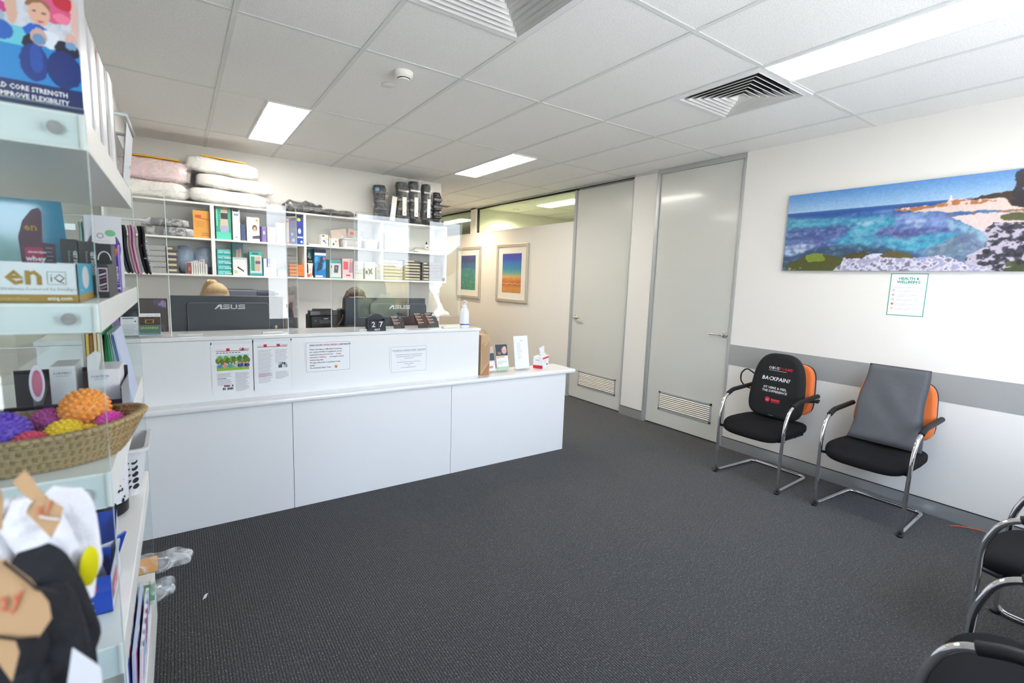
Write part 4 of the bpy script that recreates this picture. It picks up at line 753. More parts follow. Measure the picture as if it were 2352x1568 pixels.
# dark document trays in stacks
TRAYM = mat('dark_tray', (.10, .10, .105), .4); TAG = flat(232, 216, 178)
def trays(px0, px1, n, h, lab, grp, tagged=True, zb=SB, yf=2.785, tagw=.75, light=False):
    x0, x1 = at(px0, 600, Y=yf)[0], at(px1, 600, Y=yf)[0]; nm = ['bottom', 'second', 'third', 'fourth', 'fifth', 'sixth', 'seventh', 'top']
    for k in range(n):
        z0 = zb+k*h; t = thing('document_tray', '%s, %s' % (lab, 'top one' if k == n-1 else 'bottom one' if k == 0 else nm[k]+' from the bottom'), 'tray', ((x0+x1)/2, yf+.12, z0), grp)
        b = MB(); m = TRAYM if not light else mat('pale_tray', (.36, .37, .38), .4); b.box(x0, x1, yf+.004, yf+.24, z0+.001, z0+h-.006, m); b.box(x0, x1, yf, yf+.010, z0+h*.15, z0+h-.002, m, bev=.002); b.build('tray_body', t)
        if tagged: b = MB(); w = x1-x0; b.rect(frame((x0, yf-.0004, z0), (1, 0, 0), (0, 0, 1)), w*.08, w*(.08+tagw*(.6 if k == n-1 else 1)), h*.38, h*.74, TAG); b.build('tag', t)
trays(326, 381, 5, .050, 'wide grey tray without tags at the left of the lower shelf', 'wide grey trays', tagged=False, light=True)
trays(383, 410, 5, .050, 'narrow dark tray with a cream tag beside the blue cushion', 'narrow tagged trays')
trays(880, 925, 6, .038, 'tray coloured pale for the sky reflection over it', 'trays with reflection in their colour', light=True)  # dark trays, with the sky reflection before them put into the colour
trays(928, 966, 7, .035, 'dark tray with a long cream tag', 'dark tagged trays by the right end', tagw=.88)
trays(970, 1013, 6, .038, 'dark tray at the far right of the lower shelf', 'dark trays at the far right', tagw=.25)
# inflated blue cushion in a bag, little white boxes
t = thing('bagged_cushion', 'pale blue inflated cushion in a clear bag on the lower shelf', 'cushion', (-.13, 2.95, SB)); xa = at(448, 600, Y=2.9)[0]
b = MB(); BL = mat('pale_blue_vinyl', (.24, .36, .52), .35, coat=.4, bump=.5, bscale=12)
for s_ in (-1, 1): b.sq((xa+s_*.085, 2.95, SB+.155), (.085, .07, .115), BL, .8, .8)
b.sq((xa, 2.95, SB+.07), (.13, .07, .07), BL, .7, .6); b.build('cushion', t)
b = MB(); b.sq((xa, 2.93, SB+.15), (.150, .10, .145), CRINK2, .7, .6, disp=lambda p: p*(1+.03*math.sin(p.x*50+p.z*31))); b.build('plastic_bag', t)
b = MB(); x0, x1 = at(425, 600, Y=2.86)[0], at(474, 600, Y=2.86)[0]; M = frame((x0, 2.85, SB), (1, 0, 0), (0, 0, 1)); w = x1-x0
b.add([(0, 0, 0), (w, 0, 0), (w, 0, -.02), (0, 0, -.02), (0, .105, 0), (w*.92, .145, 0), (w*.92, .145, -.02), (0, .105, -.02)], [(0, 1, 5, 4), (3, 2, 6, 7), (0, 1, 2, 3), (4, 5, 6, 7), (0, 4, 7, 3), (1, 5, 6, 2)], flat(214, 210, 222), M); 
for k in range(3): b.rect(M, w*(.6+.09*k), w*(.66+.09*k), .120, .132, flat(150, 80, 70), z=.001)
T(b, 'mailing_bag', 'pale lilac packet behind the row of small white cartons', 'packet')
for k in range(7):
    x0 = at(438+k*5.2, 600, Y=2.80)[0]; c = (236, 236, 232); b = MB(); b.box(x0, x0+.0225, 2.80, 2.88, SB, SB+.098, flat(*c)); b.rect(frame((x0, 2.7997, SB), (1, 0, 0), (0, 0, 1)), .004, .010, .02, .08, flat(214, 214, 214)); T(b, 'small_carton', 'slim white carton in the row before the blue cushion, alike its neighbours', 'box', 'row of slim white cartons')
carton('small_carton', 'slim dark red carton left of the row of white cartons', 428, 437, 603, SB, (150, 70, 70), [('r', .2, .7, .3, .6, (190, 130, 120))], group='row of slim white cartons')
# bagged dark cushions on the upper left shelf
DK = mat('bagged_charcoal', (.050, .048, .056), .35, coat=.6, bump=1., bscale=18)
for k, (a, c, z, h, lab) in enumerate([(330, 446, 0, .085, 'folded charcoal cushion in clear wrap, lower one of the upper shelf pair'), (325, 435, .085, .075, 'folded charcoal cushion in clear wrap, upper one of the shelf pair')]):
    x0, x1 = at(a, 560, Y=2.85)[0], at(c, 560, Y=2.85)[0]; t = thing('wrapped_cushion', lab, 'cushion', ((x0+x1)/2, 2.9, SM+z), 'wrapped charcoal cushions')
    b = MB(); b.sq(((x0+x1)/2, 2.91, SM+z+h/2), ((x1-x0)/2-.03, .12, h/2), DK, .35, .3, disp=lambda p: p*(1+.02*math.sin(p.x*40+p.z*90))); b.build('cushion', t)
    b = MB(); b.sq(((x0+x1)/2+.01, 2.90, SM+z+h/2), ((x1-x0)/2, .125, h/2+.002), CRINK, .4, .3, disp=lambda p: p*(1+.03*math.sin(p.x*60+p.z*70))); b.build('plastic_wrap', t)
# on top of the shelving: bagged pillows
PILW = mat('bagged_white_pillow', (.86, .84, .80), .35, coat=.3, bump=.6, bscale=9, detail=3); PILP = mat('bagged_pink_pillow', (.82, .60, .63), .35, coat=.3, bump=.6, bscale=9)
def pillow(label, x0, x1, z0, z1, m, y0=2.74, y1=3.06, strip=None, rot=0.):
    cx, cy, cz = (x0+x1)/2, (y0+y1)/2, (z0+z1)/2; a = ((x1-x0)/2, (y1-y0)/2, (z1-z0)/2); sd = abs(hash(label)) % 100 if False else len(label)
    t = thing('bagged_pillow', label, 'pillow', (cx, cy, z0), 'bagged pillows on top of the shelving')
    R_ = Matrix.Rotation(rot, 4, 'Y')
    def dsp(p):
        u = p.x/a[0]; f = 1+.05*math.sin(p.x*23+sd)+.03*math.sin(p.y*31+p.x*17+sd*2); q = Vector((p.x, p.y*(1+.02*math.sin(p.z*60)), p.z*f)); return R_ @ q
    b = MB(); b.sq((cx, cy, cz), (a[0], a[1], a[2]*1.04), m, .42, .33, nu=56, nv=18, disp=dsp); b.build('pillow_body', t)
    b = MB(); b.sq((cx+.012, cy-.005, cz), (a[0]+.022, a[1]+.006, a[2]*1.06), CRINKW, .40, .33, nu=56, nv=18, disp=lambda p: dsp(p)*(1+.015*math.sin(p.x*70+p.z*90+sd))); b.build('plastic_bag', t)
    if strip: 
        b = MB(); sx0, sx1 = strip; mt = R_ @ Vector((0, 0, 0)); b.box(sx0-cx, sx1-cx, -a[1]*.93, -a[1]*.5, a[2]*1.0, a[2]*1.0+.012, flat(240, 176, 20), M=Matrix.Translation((cx, cy, cz)) @ R_); b.build('orange_strip', t)
Z0 = STP+.002
pillow('white bagged pillow under the pink one on the shelving', -.72, -.175, Z0, Z0+.15, PILW)
pillow('pale pink bagged pillow on top of a white one', -.72, -.16, Z0+.15, Z0+.345, PILP, strip=(-.62, -.22), rot=.01)
pillow('bottom white bagged pillow of the stack of three', -.150, .50, Z0, Z0+.135, PILW, rot=.035)
pillow('middle white bagged pillow of the stack of three', -.09, .545, Z0+.14, Z0+.265, PILW, rot=.05)
pillow('top white bagged pillow with a wide orange strip', -.17, .41, Z0+.275, Z0+.415, PILW, strip=(-.05, .32), rot=.05)
for k, (x0, x1, z, h, lab) in enumerate([(.66, 1.07, 0, .125, 'crumpled black bundle in clear plastic, left and taller one'), (.86, 1.40, 0, .062, 'flat black bundle in clear plastic, right and flatter one')]):
    t = thing('wrapped_bundle', lab, 'bundle', ((x0+x1)/2, 2.85, Z0), 'black wrapped bundles'); yc = 2.93 if k == 0 else 2.82; b = MB(); b.sq(((x0+x1)/2, yc, Z0+h/2), ((x1-x0)/2, .10, h/2), mat('black_bundle', (.03, .03, .032), .35, coat=.5, bump=1, bscale=22), .6, .6, nu=60, nv=20, disp=lambda p, k=k: Vector((p.x, p.y, p.z*(1+.22*math.sin(p.x*38+k*2)+.1*math.sin(p.x*80))))); b.build('bundle', t)
    b = MB(); b.sq(((x0+x1)/2, yc, Z0+h/2+.006), ((x1-x0)/2+.02, .105, h/2+.006), CRINK2, .6, .6, nu=60, disp=lambda p: p*(1+.05*math.sin(p.x*55+p.z*60))); b.build('plastic_wrap', t)
# walking boots standing on the shelving
BOOT = mat('boot_black', (.022, .022, .024), .5, bump=.6, bscale=30); TAGW = flat(236, 232, 222)
def boot(label, px0, px1, ytop, y, lean=0., tag=True, blue=False, ribbed=False, wrap=True):
    x0, x1 = at(px0, 480, Y=y)[0], at(px1, 480, Y=y)[0]; zt = at((px0+px1)/2, ytop, Y=y)[2]; h = zt-Z0; cx = (x0+x1)/2; w = (x1-x0)/2
    t = thing('walking_boot', label, 'orthopaedic boot', (cx, y, Z0), 'bagged walking boots on the shelving'); M = Matrix.Translation((cx, y, Z0)) @ Matrix.Rotation(lean, 4, 'Y')
    b = MB(); b.lathe([(.9, .0), (1., .03), (.95, .12*h/.35), (.82, .45*h), (.9, .7*h), (1., .9*h), (.86, h-.008), (.3, h)], BOOT, (0, 0, 0), 24, M, sx=w, sy=.075)
    b.sq((0, -.06, .035), (w*.9, .12, .035), BOOT, .5, .6, M=M)
    if ribbed:
        for k in range(6): b.sq((0, 0, h*(.25+.12*k)), (w*1.08, .085, .020), BOOT, .6, .8, M=M)
    b.build('shell', t)
    b = MB()
    for k in range(3): b.box(-w*.98, w*.98, -.080, -.060, h*(.3+.22*k), h*(.3+.22*k)+.028, mat('boot_strap', (.05, .05, .055), .35, coat=.4), M=M, bev=.004)
    b.build('straps', t)
    if tag: b = MB(); b.box(-w*.25, w*.45, -.092, -.088, h*.18, h*.62, TAGW, M=M, bev=.001); b.disc(M @ frame((w*.1, -.0925, h*.24), (1, 0, 0), (0, 0, 1)), 0, 0, .008, .008, flat(240, 130, 50)); b.build('swing_tag', t)
    if blue: b = MB(); b.box(-w*.9, -w*.3, -.076, -.060, h*.78, h*.90, flat(90, 160, 205), M=M, bev=.003); b.build('blue_patch', t)
    if wrap: b = MB(); b.sq((0, -.01, h*.52), (w*1.2, .11, h*.54), CRINK2, .5, .7, M=M, disp=lambda p: p*(1+.06*math.sin(p.z*40+p.x*50))); b.build('plastic_bag', t)
boot('leftmost black bagged boot with a blue patch', 858, 888, 425, 2.93, -.03, tag=False, blue=True)
boot('second black bagged boot, with a white tag and orange dot', 908, 934, 418, 2.90)
boot('third black bagged boot, tag at its right edge', 936, 960, 417, 2.93, tag=True)
boot('fourth black bagged boot, tall with a long white tag', 966, 986, 423, 2.88, .02)
boot('rightmost black boot, ribbed and without a bag', 990, 1010, 442, 2.86, tag=False, ribbed=True, wrap=False)
b = MB(); M = Matrix.Translation((1.83, 2.84, Z0)) @ Matrix.Rotation(.12, 4, 'Y'); b.box(-.03, .03, -.004, .004, .02, .30, TAGW, M=M); b.box(-.04, .04, .006, .03, 0, .2, mat('blue_pack', (.05, .10, .28), .4), M=M, bev=.006); T(b, 'instruction_card', 'white card and blue pack between the two leftmost boots', 'card')
# back bench and the multifunction printer on it
t = thing('back_bench', 'low white bench cupboard against the back wall', 'cupboard', (.5, 2.8, 0)); b = MB(); b.box(-.6, 1.8, 2.54, 3.075, 0, .71, WHITE); b.build('carcass', t); b = MB(); b.box(-.62, 1.82, 2.50, 3.078, .711, .735, WHITEG); b.build('bench_top', t)
for k in range(4): b = MB(); b.box(-.595+k*.6, -.005+k*.6, 2.52, 2.539, .05, .70, WHITE, bev=.002); d = b.build('door', t); b = MB(); b.box(-.04+k*.6, -.03+k*.6, 2.50, 2.52, .55, .65, ALU); b.build('handle', d)
PRN = mat('slate_plastic', (.09, .105, .14), .4)
t = thing('multifunction_printer', 'slate blue printer behind the blonde person', 'printer', (.30, 2.78, .7355)); b = MB(); b.box(.03, .50, 2.58, 2.98, .736, 1.20, PRN, bev=.01); b.build('body', t)
b = MB(); b.box(.05, .37, 2.57, 2.98, 1.201, 1.325, PRN, bev=.01); b.build('scanner_lid', t); b = MB(); b.box(.36, .52, 2.56, 2.9, 1.22, 1.315, flat(60, 76, 100), bev=.004)
for k in range(3): b.box(.37, .53+.01*k, 2.552, 2.562, 1.235+k*.026, 1.247+k*.026, flat(40, 48, 62))
b.build('document_feeder', t)
# ================================================================== RIGHT WALL
t = thing('canvas_print', 'long panoramic canvas print of a turquoise bay on the right wall', 'picture', (3.945, -1.58, 1.668))
PX = 3.928; b = MB(); b.box(PX, XW-.001, -2.505, -.655, 1.668, 2.279, mat('canvas_edge', c8(96, 110, 150), .6)); b.build('canvas_frame', t)
def Q(L_): return [((-.655-p[1])/1.85, (p[2]-1.668)/.611) for p in (at(1780+x*.2551, 360+y*.2551, X=PX) for x, y in L_)]
def coast(u, v):
    n1_, n2_, n3_ = vnoise(u, v, 30, 12, 1), vnoise(u, v, 60, 24, 2), vnoise(u, v, 14, 14, 4); uu = u+(n1_-.5)*.022+(n2_-.5)*.008; vv = v+(n2_-.5)*.04
    hz = .757; s = np.clip((v-hz)/(1-hz), 0, 1)[..., None]; c = paint(u, v, (0, 0, 0))+(np.array([168, 204, 236.])*(1-s)+np.array([92, 150, 218.])*s)
    d = np.clip((hz-v)/hz, 0, 1)[..., None]; sea = np.array([44, 84, 160.])*(1-np.clip(d*5, 0, 1))+np.array([72, 132, 190.])*np.clip(d*5, 0, 1); m = v < hz+.001; c = np.where(m[..., None], sea, c)
    P = lambda pts, col, k=1.: None
    def put(c, pts, col, k=1., extra=None, sharp=False):
        mk = inpoly(u if sharp else uu, v if sharp else vv, Q(pts)); 
        if extra is not None: mk = mk & extra
        return mixc(c, mk, col, k)
    st = vnoise(u*1., np.clip(v*1., 0, 1), 10, 60, 6)
    c = mixc(c, (v < hz-.03) & (st > .58), (36, 80, 150), .55); c = mixc(c, (v < hz-.04) & (v > .45) & (st < .36), (180, 205, 232), .6)
    c = put(c, [(90, 560), (500, 560), (1060, 540), (1100, 620), (900, 700), (1650, 690), (1500, 800), (1200, 850), (500, 830), (700, 650), (120, 650)], (72, 172, 194), .85)
    c = put(c, [(130, 660), (300, 640), (740, 620), (600, 700), (450, 780), (560, 800), (100, 850)], (78, 92, 152), .9); c = put(c, [(900, 700), (1020, 620), (1200, 650), (1550, 640), (1720, 672), (1400, 690), (1150, 740)], (82, 80, 138), .85)
    c = put(c, [(1080, 520), (1500, 500), (1640, 560), (1600, 640), (1300, 640), (1080, 620)], (128, 146, 206), .8); c = put(c, [(1180, 560), (1360, 560), (1320, 640), (1220, 640)], (196, 206, 236), .7)
    c = put(c, [(700, 600), (820, 580), (1000, 575), (820, 620)], (206, 222, 240), .7, n2_ > .42)
    c = put(c, [(1280, 865), (1450, 790), (1750, 650), (1930, 640), (1930, 800), (1700, 960), (1500, 930)], (112, 128, 146), .9); c = put(c, [(1560, 560), (1700, 600), (1900, 650), (1900, 770), (1700, 680), (1540, 640)], (150, 196, 214), .8)
    c = put(c, [(60, 900), (300, 830), (650, 790), (900, 800), (1300, 870), (1300, 960), (60, 1040)], (58, 78, 100), .85); c = put(c, [(90, 800), (250, 785), (400, 790), (330, 830), (220, 870), (90, 900)], (214, 226, 246), .9, n1_ > .36)
    c = mixc(c, (v < hz-.05) & (vnoise(u+v*.1, v, 22, 70, 31) > .60), (92, 96, 160), .45); c = mixc(c, (v < hz-.08) & (vnoise(u-v*.15, v, 26, 60, 32) > .62), (150, 200, 222), .4); sky = c.copy(); c = blur(c, 14); c = np.where((v > hz-.004)[..., None], sky, c); c = mixc(c, (v < hz-.1) & (v > .2) & (n2_ > .60), (206, 220, 240), .22); c = mixc(c, (v < hz-.03) & (n2_ < .38), (40, 60, 120), .22)
    c = put(c, [(760, 490), (790, 478), (812, 490)], (120, 80, 60)); c = put(c, [(1120, 440), (1240, 432), (1240, 440), (1120, 446)], (120, 90, 80))
    c = put(c, [(1050, 480), (1440, 430), (1600, 385), (2000, 330), (2700, 300), (2700, 500), (1900, 480), (1600, 500), (1250, 490)], (232, 208, 200)); c = put(c, [(1050, 480), (1150, 460), (1450, 430), (1600, 385), (1900, 380), (2000, 400), (1560, 445), (1300, 470), (1240, 495), (1080, 492)], (178, 110, 66), .9, n2_ > .40)
    c = put(c, [(1700, 385), (1850, 350), (2000, 318), (2700, 280), (2700, 480), (2150, 440), (2080, 370), (1900, 375)], (66, 52, 44)); c = put(c, [(1540, 535), (1620, 495), (1800, 495), (2700, 430), (2700, 560), (2030, 560), (1980, 520), (1760, 530), (1640, 545)], (150, 108, 84), .85, n2_ > .44)
    c = put(c, [(1600, 545), (1760, 520), (2000, 500), (2700, 470), (2700, 640), (1980, 620), (1900, 665), (1700, 600)], (240, 214, 208), .92); c = put(c, [(2030, 530), (2150, 500), (2700, 500), (2700, 570), (2060, 570)], (92, 96, 60))
    rk = [(1890, 650), (1960, 590), (2700, 590), (2700, 1050), (1650, 1050), (1740, 880), (1900, 800)]; c = put(c, rk, (74, 72, 86)); c = put(c, rk, (206, 196, 214), .9, n2_ > .53); c = put(c, rk, (40, 42, 48), .8, n2_ < .40)
    c = put(c, [(2050, 960), (2300, 900), (2700, 900), (2700, 1050), (2050, 1050)], (74, 82, 50), .9, n1_ > .42)
    wr = [(480, 1050), (600, 905), (750, 880), (900, 872), (1100, 875), (1250, 905), (1500, 885), (1680, 950), (1900, 990), (2000, 1050)]; c = put(c, wr, (216, 216, 236)); c = put(c, wr, (160, 156, 190), .8, n2_ > .56); c = put(c, wr, (110, 100, 120), .8, n2_ < .36)
    c = put(c, [(90, 1050), (90, 980), (200, 930), (270, 900), (340, 868), (440, 880), (620, 905), (600, 970), (480, 1050)], (84, 88, 44)); c = put(c, [(270, 900), (340, 868), (430, 878), (440, 930), (300, 950)], (128, 146, 52)); c = put(c, [(90, 1050), (90, 1000), (230, 990), (230, 1050)], (190, 190, 210), .8, n2_ > .5)
    c = put(c, [(600, 890), (800, 850), (880, 868), (790, 915), (650, 915)], (84, 76, 52)); c = put(c, [(940, 890), (1040, 830), (1080, 850), (1200, 868), (1270, 905), (1000, 905)], (100, 92, 62))
    c = put(c, [(2130, 320), (2160, 230), (2190, 130), (2260, 100), (2330, 200), (2380, 330), (2380, 480), (2150, 430)], (44, 38, 46), .95, n2_ > .34); c = put(c, [(1580, 346), (1593, 346), (1599, 388), (1575, 388)], (250, 248, 244), sharp=True)
    c = blur(c, 1); return c*(.93+.14*vnoise(u, v, 160, 60, 41)[..., None])
b = MB(); picture(b, frame((PX, -.655, 1.668), (0, -1, 0), (0, 0, 1)), 1.85, .611, 560, 190, coast); b.build('printed_picture', t)
def framed(label, y0, y1, z0, z1, fn):
    t = thing('framed_picture', label, 'picture', (XW, (y0+y1)/2, z0), 'pale framed seascapes'); FR = mat('champagne_frame', (.55, .52, .46), .35, .5); b = MB(); x = XW-.03; w = .045
    for a, c, d, e in [(y0, y1, z0, z0+w), (y0, y1, z1-w, z1), (y0, y0+w, z0+w, z1-w), (y1-w, y1, z0+w, z1-w)]: b.box(x, XW-.001, a, c, d, e, FR, bev=.004)
    b.build('frame', t); b = MB(); b.box(x+.015, XW-.002, y0+w, y1-w, z0+w, z1-w, mat('picture_mount', (.80, .775, .74), .7)); b.build('mount', t)
    b = MB(); picture(b, frame((x+.0145, y1-.165, z0+.145), (0, -1, 0), (0, 0, 1)), y1-y0-.33, z1-z0-.29, 60, 110, fn); b.build('printed_picture', t)
def beach(u, v):
    n = vnoise(u, v, 8, 14, 11); w_ = v+(n-.5)*.03; st = [(0, (214, 150, 84)), (.12, (222, 158, 80)), (.22, (196, 110, 50)), (.30, (214, 130, 54)), (.42, (226, 184, 120)), (.50, (120, 176, 170)), (.62, (52, 150, 196)), (.80, (46, 118, 200)), (.83, (60, 92, 200)), (1, (70, 74, 190))]
    c = np.stack([np.interp(w_, [s[0] for s in st], [s[1][k] for s in st]) for k in range(3)], -1); c = mixc(c, abs(v-.235-.01*np.sin(u*20)) < .006, (240, 210, 200)); return c*(.93+.14*n[..., None])
def teal(u, v):
    n = vnoise(u, v, 20, 30, 12); st = [(0, (74, 150, 128)), (.45, (70, 148, 146)), (.75, (62, 110, 160)), (.84, (70, 78, 130)), (1, (76, 84, 146))]
    c = np.stack([np.interp(v, [s[0] for s in st], [s[1][k] for s in st]) for k in range(3)], -1); c = mixc(c, (n > .56) & (v < .65), (130, 190, 160), .4); return c*(.92+.16*n[..., None])
framed('pale framed picture of a blue sea over orange sand', 2.985, 3.825, 1.172, 2.058, beach); framed('pale framed picture of teal water, farther along the corridor', 4.335, 5.175, 1.172, 2.058, teal)
def health(b, M):
    w, h = .212, .297; TL = flat(60, 176, 160)
    for a in [(0, w, 0, .005), (0, w, h-.005, h), (0, .005, 0, h), (w-.005, w, 0, h)]: b.rect(M, *a, TL)
    b.text('HEALTH &', .025, flat(30, 160, 142), M, x=w/2, y=.253, bold=.028, align='CENTER'); b.text('WELLBEING', .025, flat(30, 160, 142), M, x=w/2, y=.229, bold=.028, align='CENTER'); b.rect(M, .055, .16, .219, .2215, flat(150, 205, 196)); lines(b, M, .03, .19, .203, 2, .006, flat(200, 205, 205))
    for k, c in enumerate([(170, 174, 180), (240, 190, 150), (110, 196, 190), (232, 110, 130), (240, 186, 140)]):
        y = .178-k*.032; b.disc(M, .026, y, .008, .008, flat(*c)); b.disc(M, .026, y, .0045, .0045, PAPER, z=.0011) if k % 2 == 0 else None; lines(b, M, .045, .185, y+.003, 3, .0065, flat(198, 202, 204), h=.0016)
sheet_thing('wall_poster', 'small teal-bordered health and wellbeing poster under the canvas print', frame((XW-.0015, -1.412, 1.354), (0, -1, 0), (0, 0, 1)), .212, .297, health, cat='poster', sleeve=False)
# ================================================================== CHAIRS
def bend(pts, r, n=6):
    out = [Vector(pts[0])]
    for i in range(1, len(pts)-1):
        p, a, c = Vector(pts[i]), Vector(pts[i-1]), Vector(pts[i+1]); da, dc = (a-p), (c-p); q = min(r, da.length*.45, dc.length*.45); s, e = p+da.normalized()*q, p+dc.normalized()*q
        for k in range(n+1): w = k/n; out.append(s*(1-w)**2+p*2*w*(1-w)+e*w*w)
    return out+[Vector(pts[-1])]
def chair(label, loc, rz):
    t = thing('visitor_chair', label, 'chair', (0, 0, 0), 'cantilever visitor chairs')
    h = .258; R_ = .0125; P = [(-h, .20, .690), (-h, -.10, .672), (-h+.002, -.215, .625), (-h+.004, -.262, .50), (-h+.010, -.262, .0135), (-.222, .248, .0135), (.222, .248, .0135), (h-.010, -.262, .0135), (h-.004, -.262, .50), (h-.002, -.215, .625), (h, -.10, .672), (h, .20, .690)]
    b = MB(); b.tube(bend(P, .055), R_, CHROME, seg=14); b.build('chrome_frame', t, local=True)
    for s_ in (-1, 1):
        b = MB(); b.tube(bend([(s_*h, -.165, .648), (s_*h, -.10, .676), (s_*h, .21, .693)], .05), .0175, BLKP, seg=12); b.build('armrest', t, local=True)
        b = MB(); b.sq((s_*(h-.008), -.262, .008), (.016, .020, .0078), BLKP, .6, .8); b.build('floor_glide', t, local=True)
    b = MB()
    def dsp(p):
        f = max(0, (-p.y-.08)/.16); return Vector((p.x*(1-.05*max(0, p.y/.24)), p.y, p.z-.030*f*f+.008*(p.x/.25)**2-.01*max(0, 1-abs(p.x)/.2)*max(0, 1-abs(p.y)/.2)))
    b.sq((0, -.035, .425), (.250, .262, .048), BLACKF, .55, .42, nu=56, nv=20, disp=dsp); b.build('seat', t, local=True)
    b = MB(); b.box(-.20, .20, -.20, .18, .366, .384, BLKP, bev=.004)
    for y in (-.20, .05): b.tube([(-h+.004, -.262, .40), (-h+.03, y*.9, .378), (0, y, .372), (h-.03, y*.9, .378), (h-.004, -.262, .40)] if y < 0 else [(-.2, y, .372), (.2, y, .372)], .010, BLKP, seg=8)
    b.build('seat_bracket', t, local=True)
    out = []; 
    for k in range(32):
        a = 2*PI*k/32; ca, sa = math.cos(a), math.sin(a); x = .228*math.copysign(abs(ca)**.42, ca); y = .205*math.copysign(abs(sa)**.42, sa); out.append((x*(1-.07*(y/.205)), y))
    M = frame((0, .205, .72), (1, 0, 0), (0, .14, 1)); b = MB(); b.slab(out, .055, ORANGE, M=M, rnd=.022); b.build('backrest', t, local=True)
    b = MB(); M2 = frame((0, .241, .72), (1, 0, 0), (0, .14, 1)); b.slab([(x*.99, y*.99) for x, y in out], .016, BLKP, M=M2, rnd=.006)
    b.tube(bend([(0, .10, .372), (0, .235, .375), (0, .262, .70)], .06), .017, BLKP, seg=8); b.build('back_shell', t, local=True)
    t.location = loc; t.rotation_euler = (0, 0, rz); return t
c1 = chair('black and orange chair holding a printed black back cushion, nearest the door', (3.585, -.835, 0), -PI/2)
dup(c1, (3.640, -1.570, 0), -PI/2, 'black and orange chair holding a grey velour cushion')
dup(c1, (2.655, -2.600, 0), PI, 'black chair cut by the right frame edge, nearer the orange cable')
dup(c1, (1.570, -2.695, 0), PI, 'black chair at the bottom right corner, nearest the viewer')
# black orthopaedic back cushion
MO = Matrix.Translation((3.585, -.835, 0)) @ Matrix.Rotation(-PI/2, 4, 'Z')
t = thing('back_cushion', 'black printed orthopaedic cushion leaning on the first chair back', 'cushion', (3.63, -.835, .47))
Mc = MO @ frame((0, .105, .735), (1, 0, 0), (0, .11, 1)); out = []
for k in range(44):
    a = 2*PI*k/44; ca, sa = math.cos(a), math.sin(a); y = .262*math.copysign(abs(sa)**(.75 if sa > 0 else .45), sa); x = .205*math.copysign(abs(ca)**(.62 if sa > 0 else .42), ca); out.append((x*(1+.08*(-y/.26) if y < 0 else 1-.10*y/.26), y))
b = MB(); b.slab(out, .085, OBUSF, M=Mc, rnd=.034, n=6); b.build('cushion_body', t)
Mt = Mc @ Matrix.Translation((0, 0, .0432)); b = MB(); RD = flat(206, 40, 66)
b.text('OBUS', .033, WTXT, Mt, x=-.072, y=.130, bold=.008); b.text('FORME', .033, RD, Mt, x=.012, y=.130, bold=.004); b.rect(Mt, -.070, .070, .119, .1225, flat(180, 180, 184))
b.text('BACKPAIN?', .043, WTXT, Mt, x=-.004, y=.040, bold=.016, align='CENTER', shear=.15); b.text('SIT HERE & FEEL', .026, WTXT, Mt, x=-.0, y=-.028, bold=.01, align='CENTER'); b.text('THE DIFFERENCE', .026, WTXT, Mt, x=.0, y=-.056, bold=.01, align='CENTER')
b.disc(Mt, -.045, -.118, .020, .020, RD); b.poly(Mt, [(-.056, -.118), (-.048, -.128), (-.034, -.108), (-.047, -.122)], WTXT, z=.0016); b.rect(Mt, -.016, .052, -.126, -.108, RD); b.rect(Mt, -.016, .052, -.136, -.132, RD); b.rect(Mt, -.02, .02, -.243, -.239, flat(120, 120, 124)); b.build('lettering', t)
b = MB()
b.tube([MO @ Vector(p) for p in bend([(-.19, .10, .80), (-.245, .06, .845), (-.285, .05, .80), (-.290, .06, .72), (-.24, .10, .67), (-.19, .11, .68)], .05)], .006, OBUSF, seg=8); b.build('strap_loop', t)
b = MB(); b.tube([MO @ Vector(p) for p in [(.19, .13, .65), (.235, .175, .65), (.250, .215, .65), (.245, .262, .65)]], .011, OBUSF, seg=8); b.sq(MO @ Vector((.252, .222, .645)), (.016, .012, .010), BLKP, .6, .6); b.build('side_strap', t)
b = MB(); b.box(-.205, -.200, .085, .120, .585, .615, BLKP, M=MO); b.build('care_label', t)
# grey velour cushion on the second chair
MO = Matrix.Translation((3.640, -1.570, 0)) @ Matrix.Rotation(-PI/2, 4, 'Z')
t = thing('back_cushion', 'grey velour wedge cushion leaning on the second chair back', 'cushion', (3.60, -1.58, .47)); Mc = MO @ frame((.012, .085, .745), (1, 0, 0), (0, .235, 1)); hh = .272
vs = []; fs = []; nu, nv = 22, 30
def gp(i, j, side):
    u = -1+2*i/nu; v = j/nv; w = .205-.032*v+.018*max(0, .25-v)*4*.6; y = -hh+2*hh*v; e = min(1, (1-abs(u))*9, (1-v)*16, v*16+.15); th = (.085-.03*v)*max(0, e)**.5/2
    bow = .020*math.sin(v*3.0)+.025*max(0, .22-v)*3; return (u*w+.006*math.sin(v*9), y, side*th+bow*(1-u*u*.5)+.006*math.sin(u*5+v*12)*(1-abs(u))*math.sin(PI*v))
for side in (-1, 1):
    for j in range(nv+1):
        for i in range(nu+1): vs.append(gp(i, j, side))
N_ = (nu+1)*(nv+1)
for j in range(nv):
    for i in range(nu): a = j*(nu+1)+i; fs += [(a, a+1, a+nu+2, a+nu+1), (N_+a, N_+a+nu+1, N_+a+nu+2, N_+a+1)]
for i in range(nu): fs += [(i, N_+i, N_+i+1, i+1), (nv*(nu+1)+i, nv*(nu+1)+i+1, N_+nv*(nu+1)+i+1, N_+nv*(nu+1)+i)]
for j in range(nv): a = j*(nu+1); c = a+nu; fs += [(a, a+nu+1, N_+a+nu+1, N_+a), (c, N_+c, N_+c+nu+1, c+nu+1)]
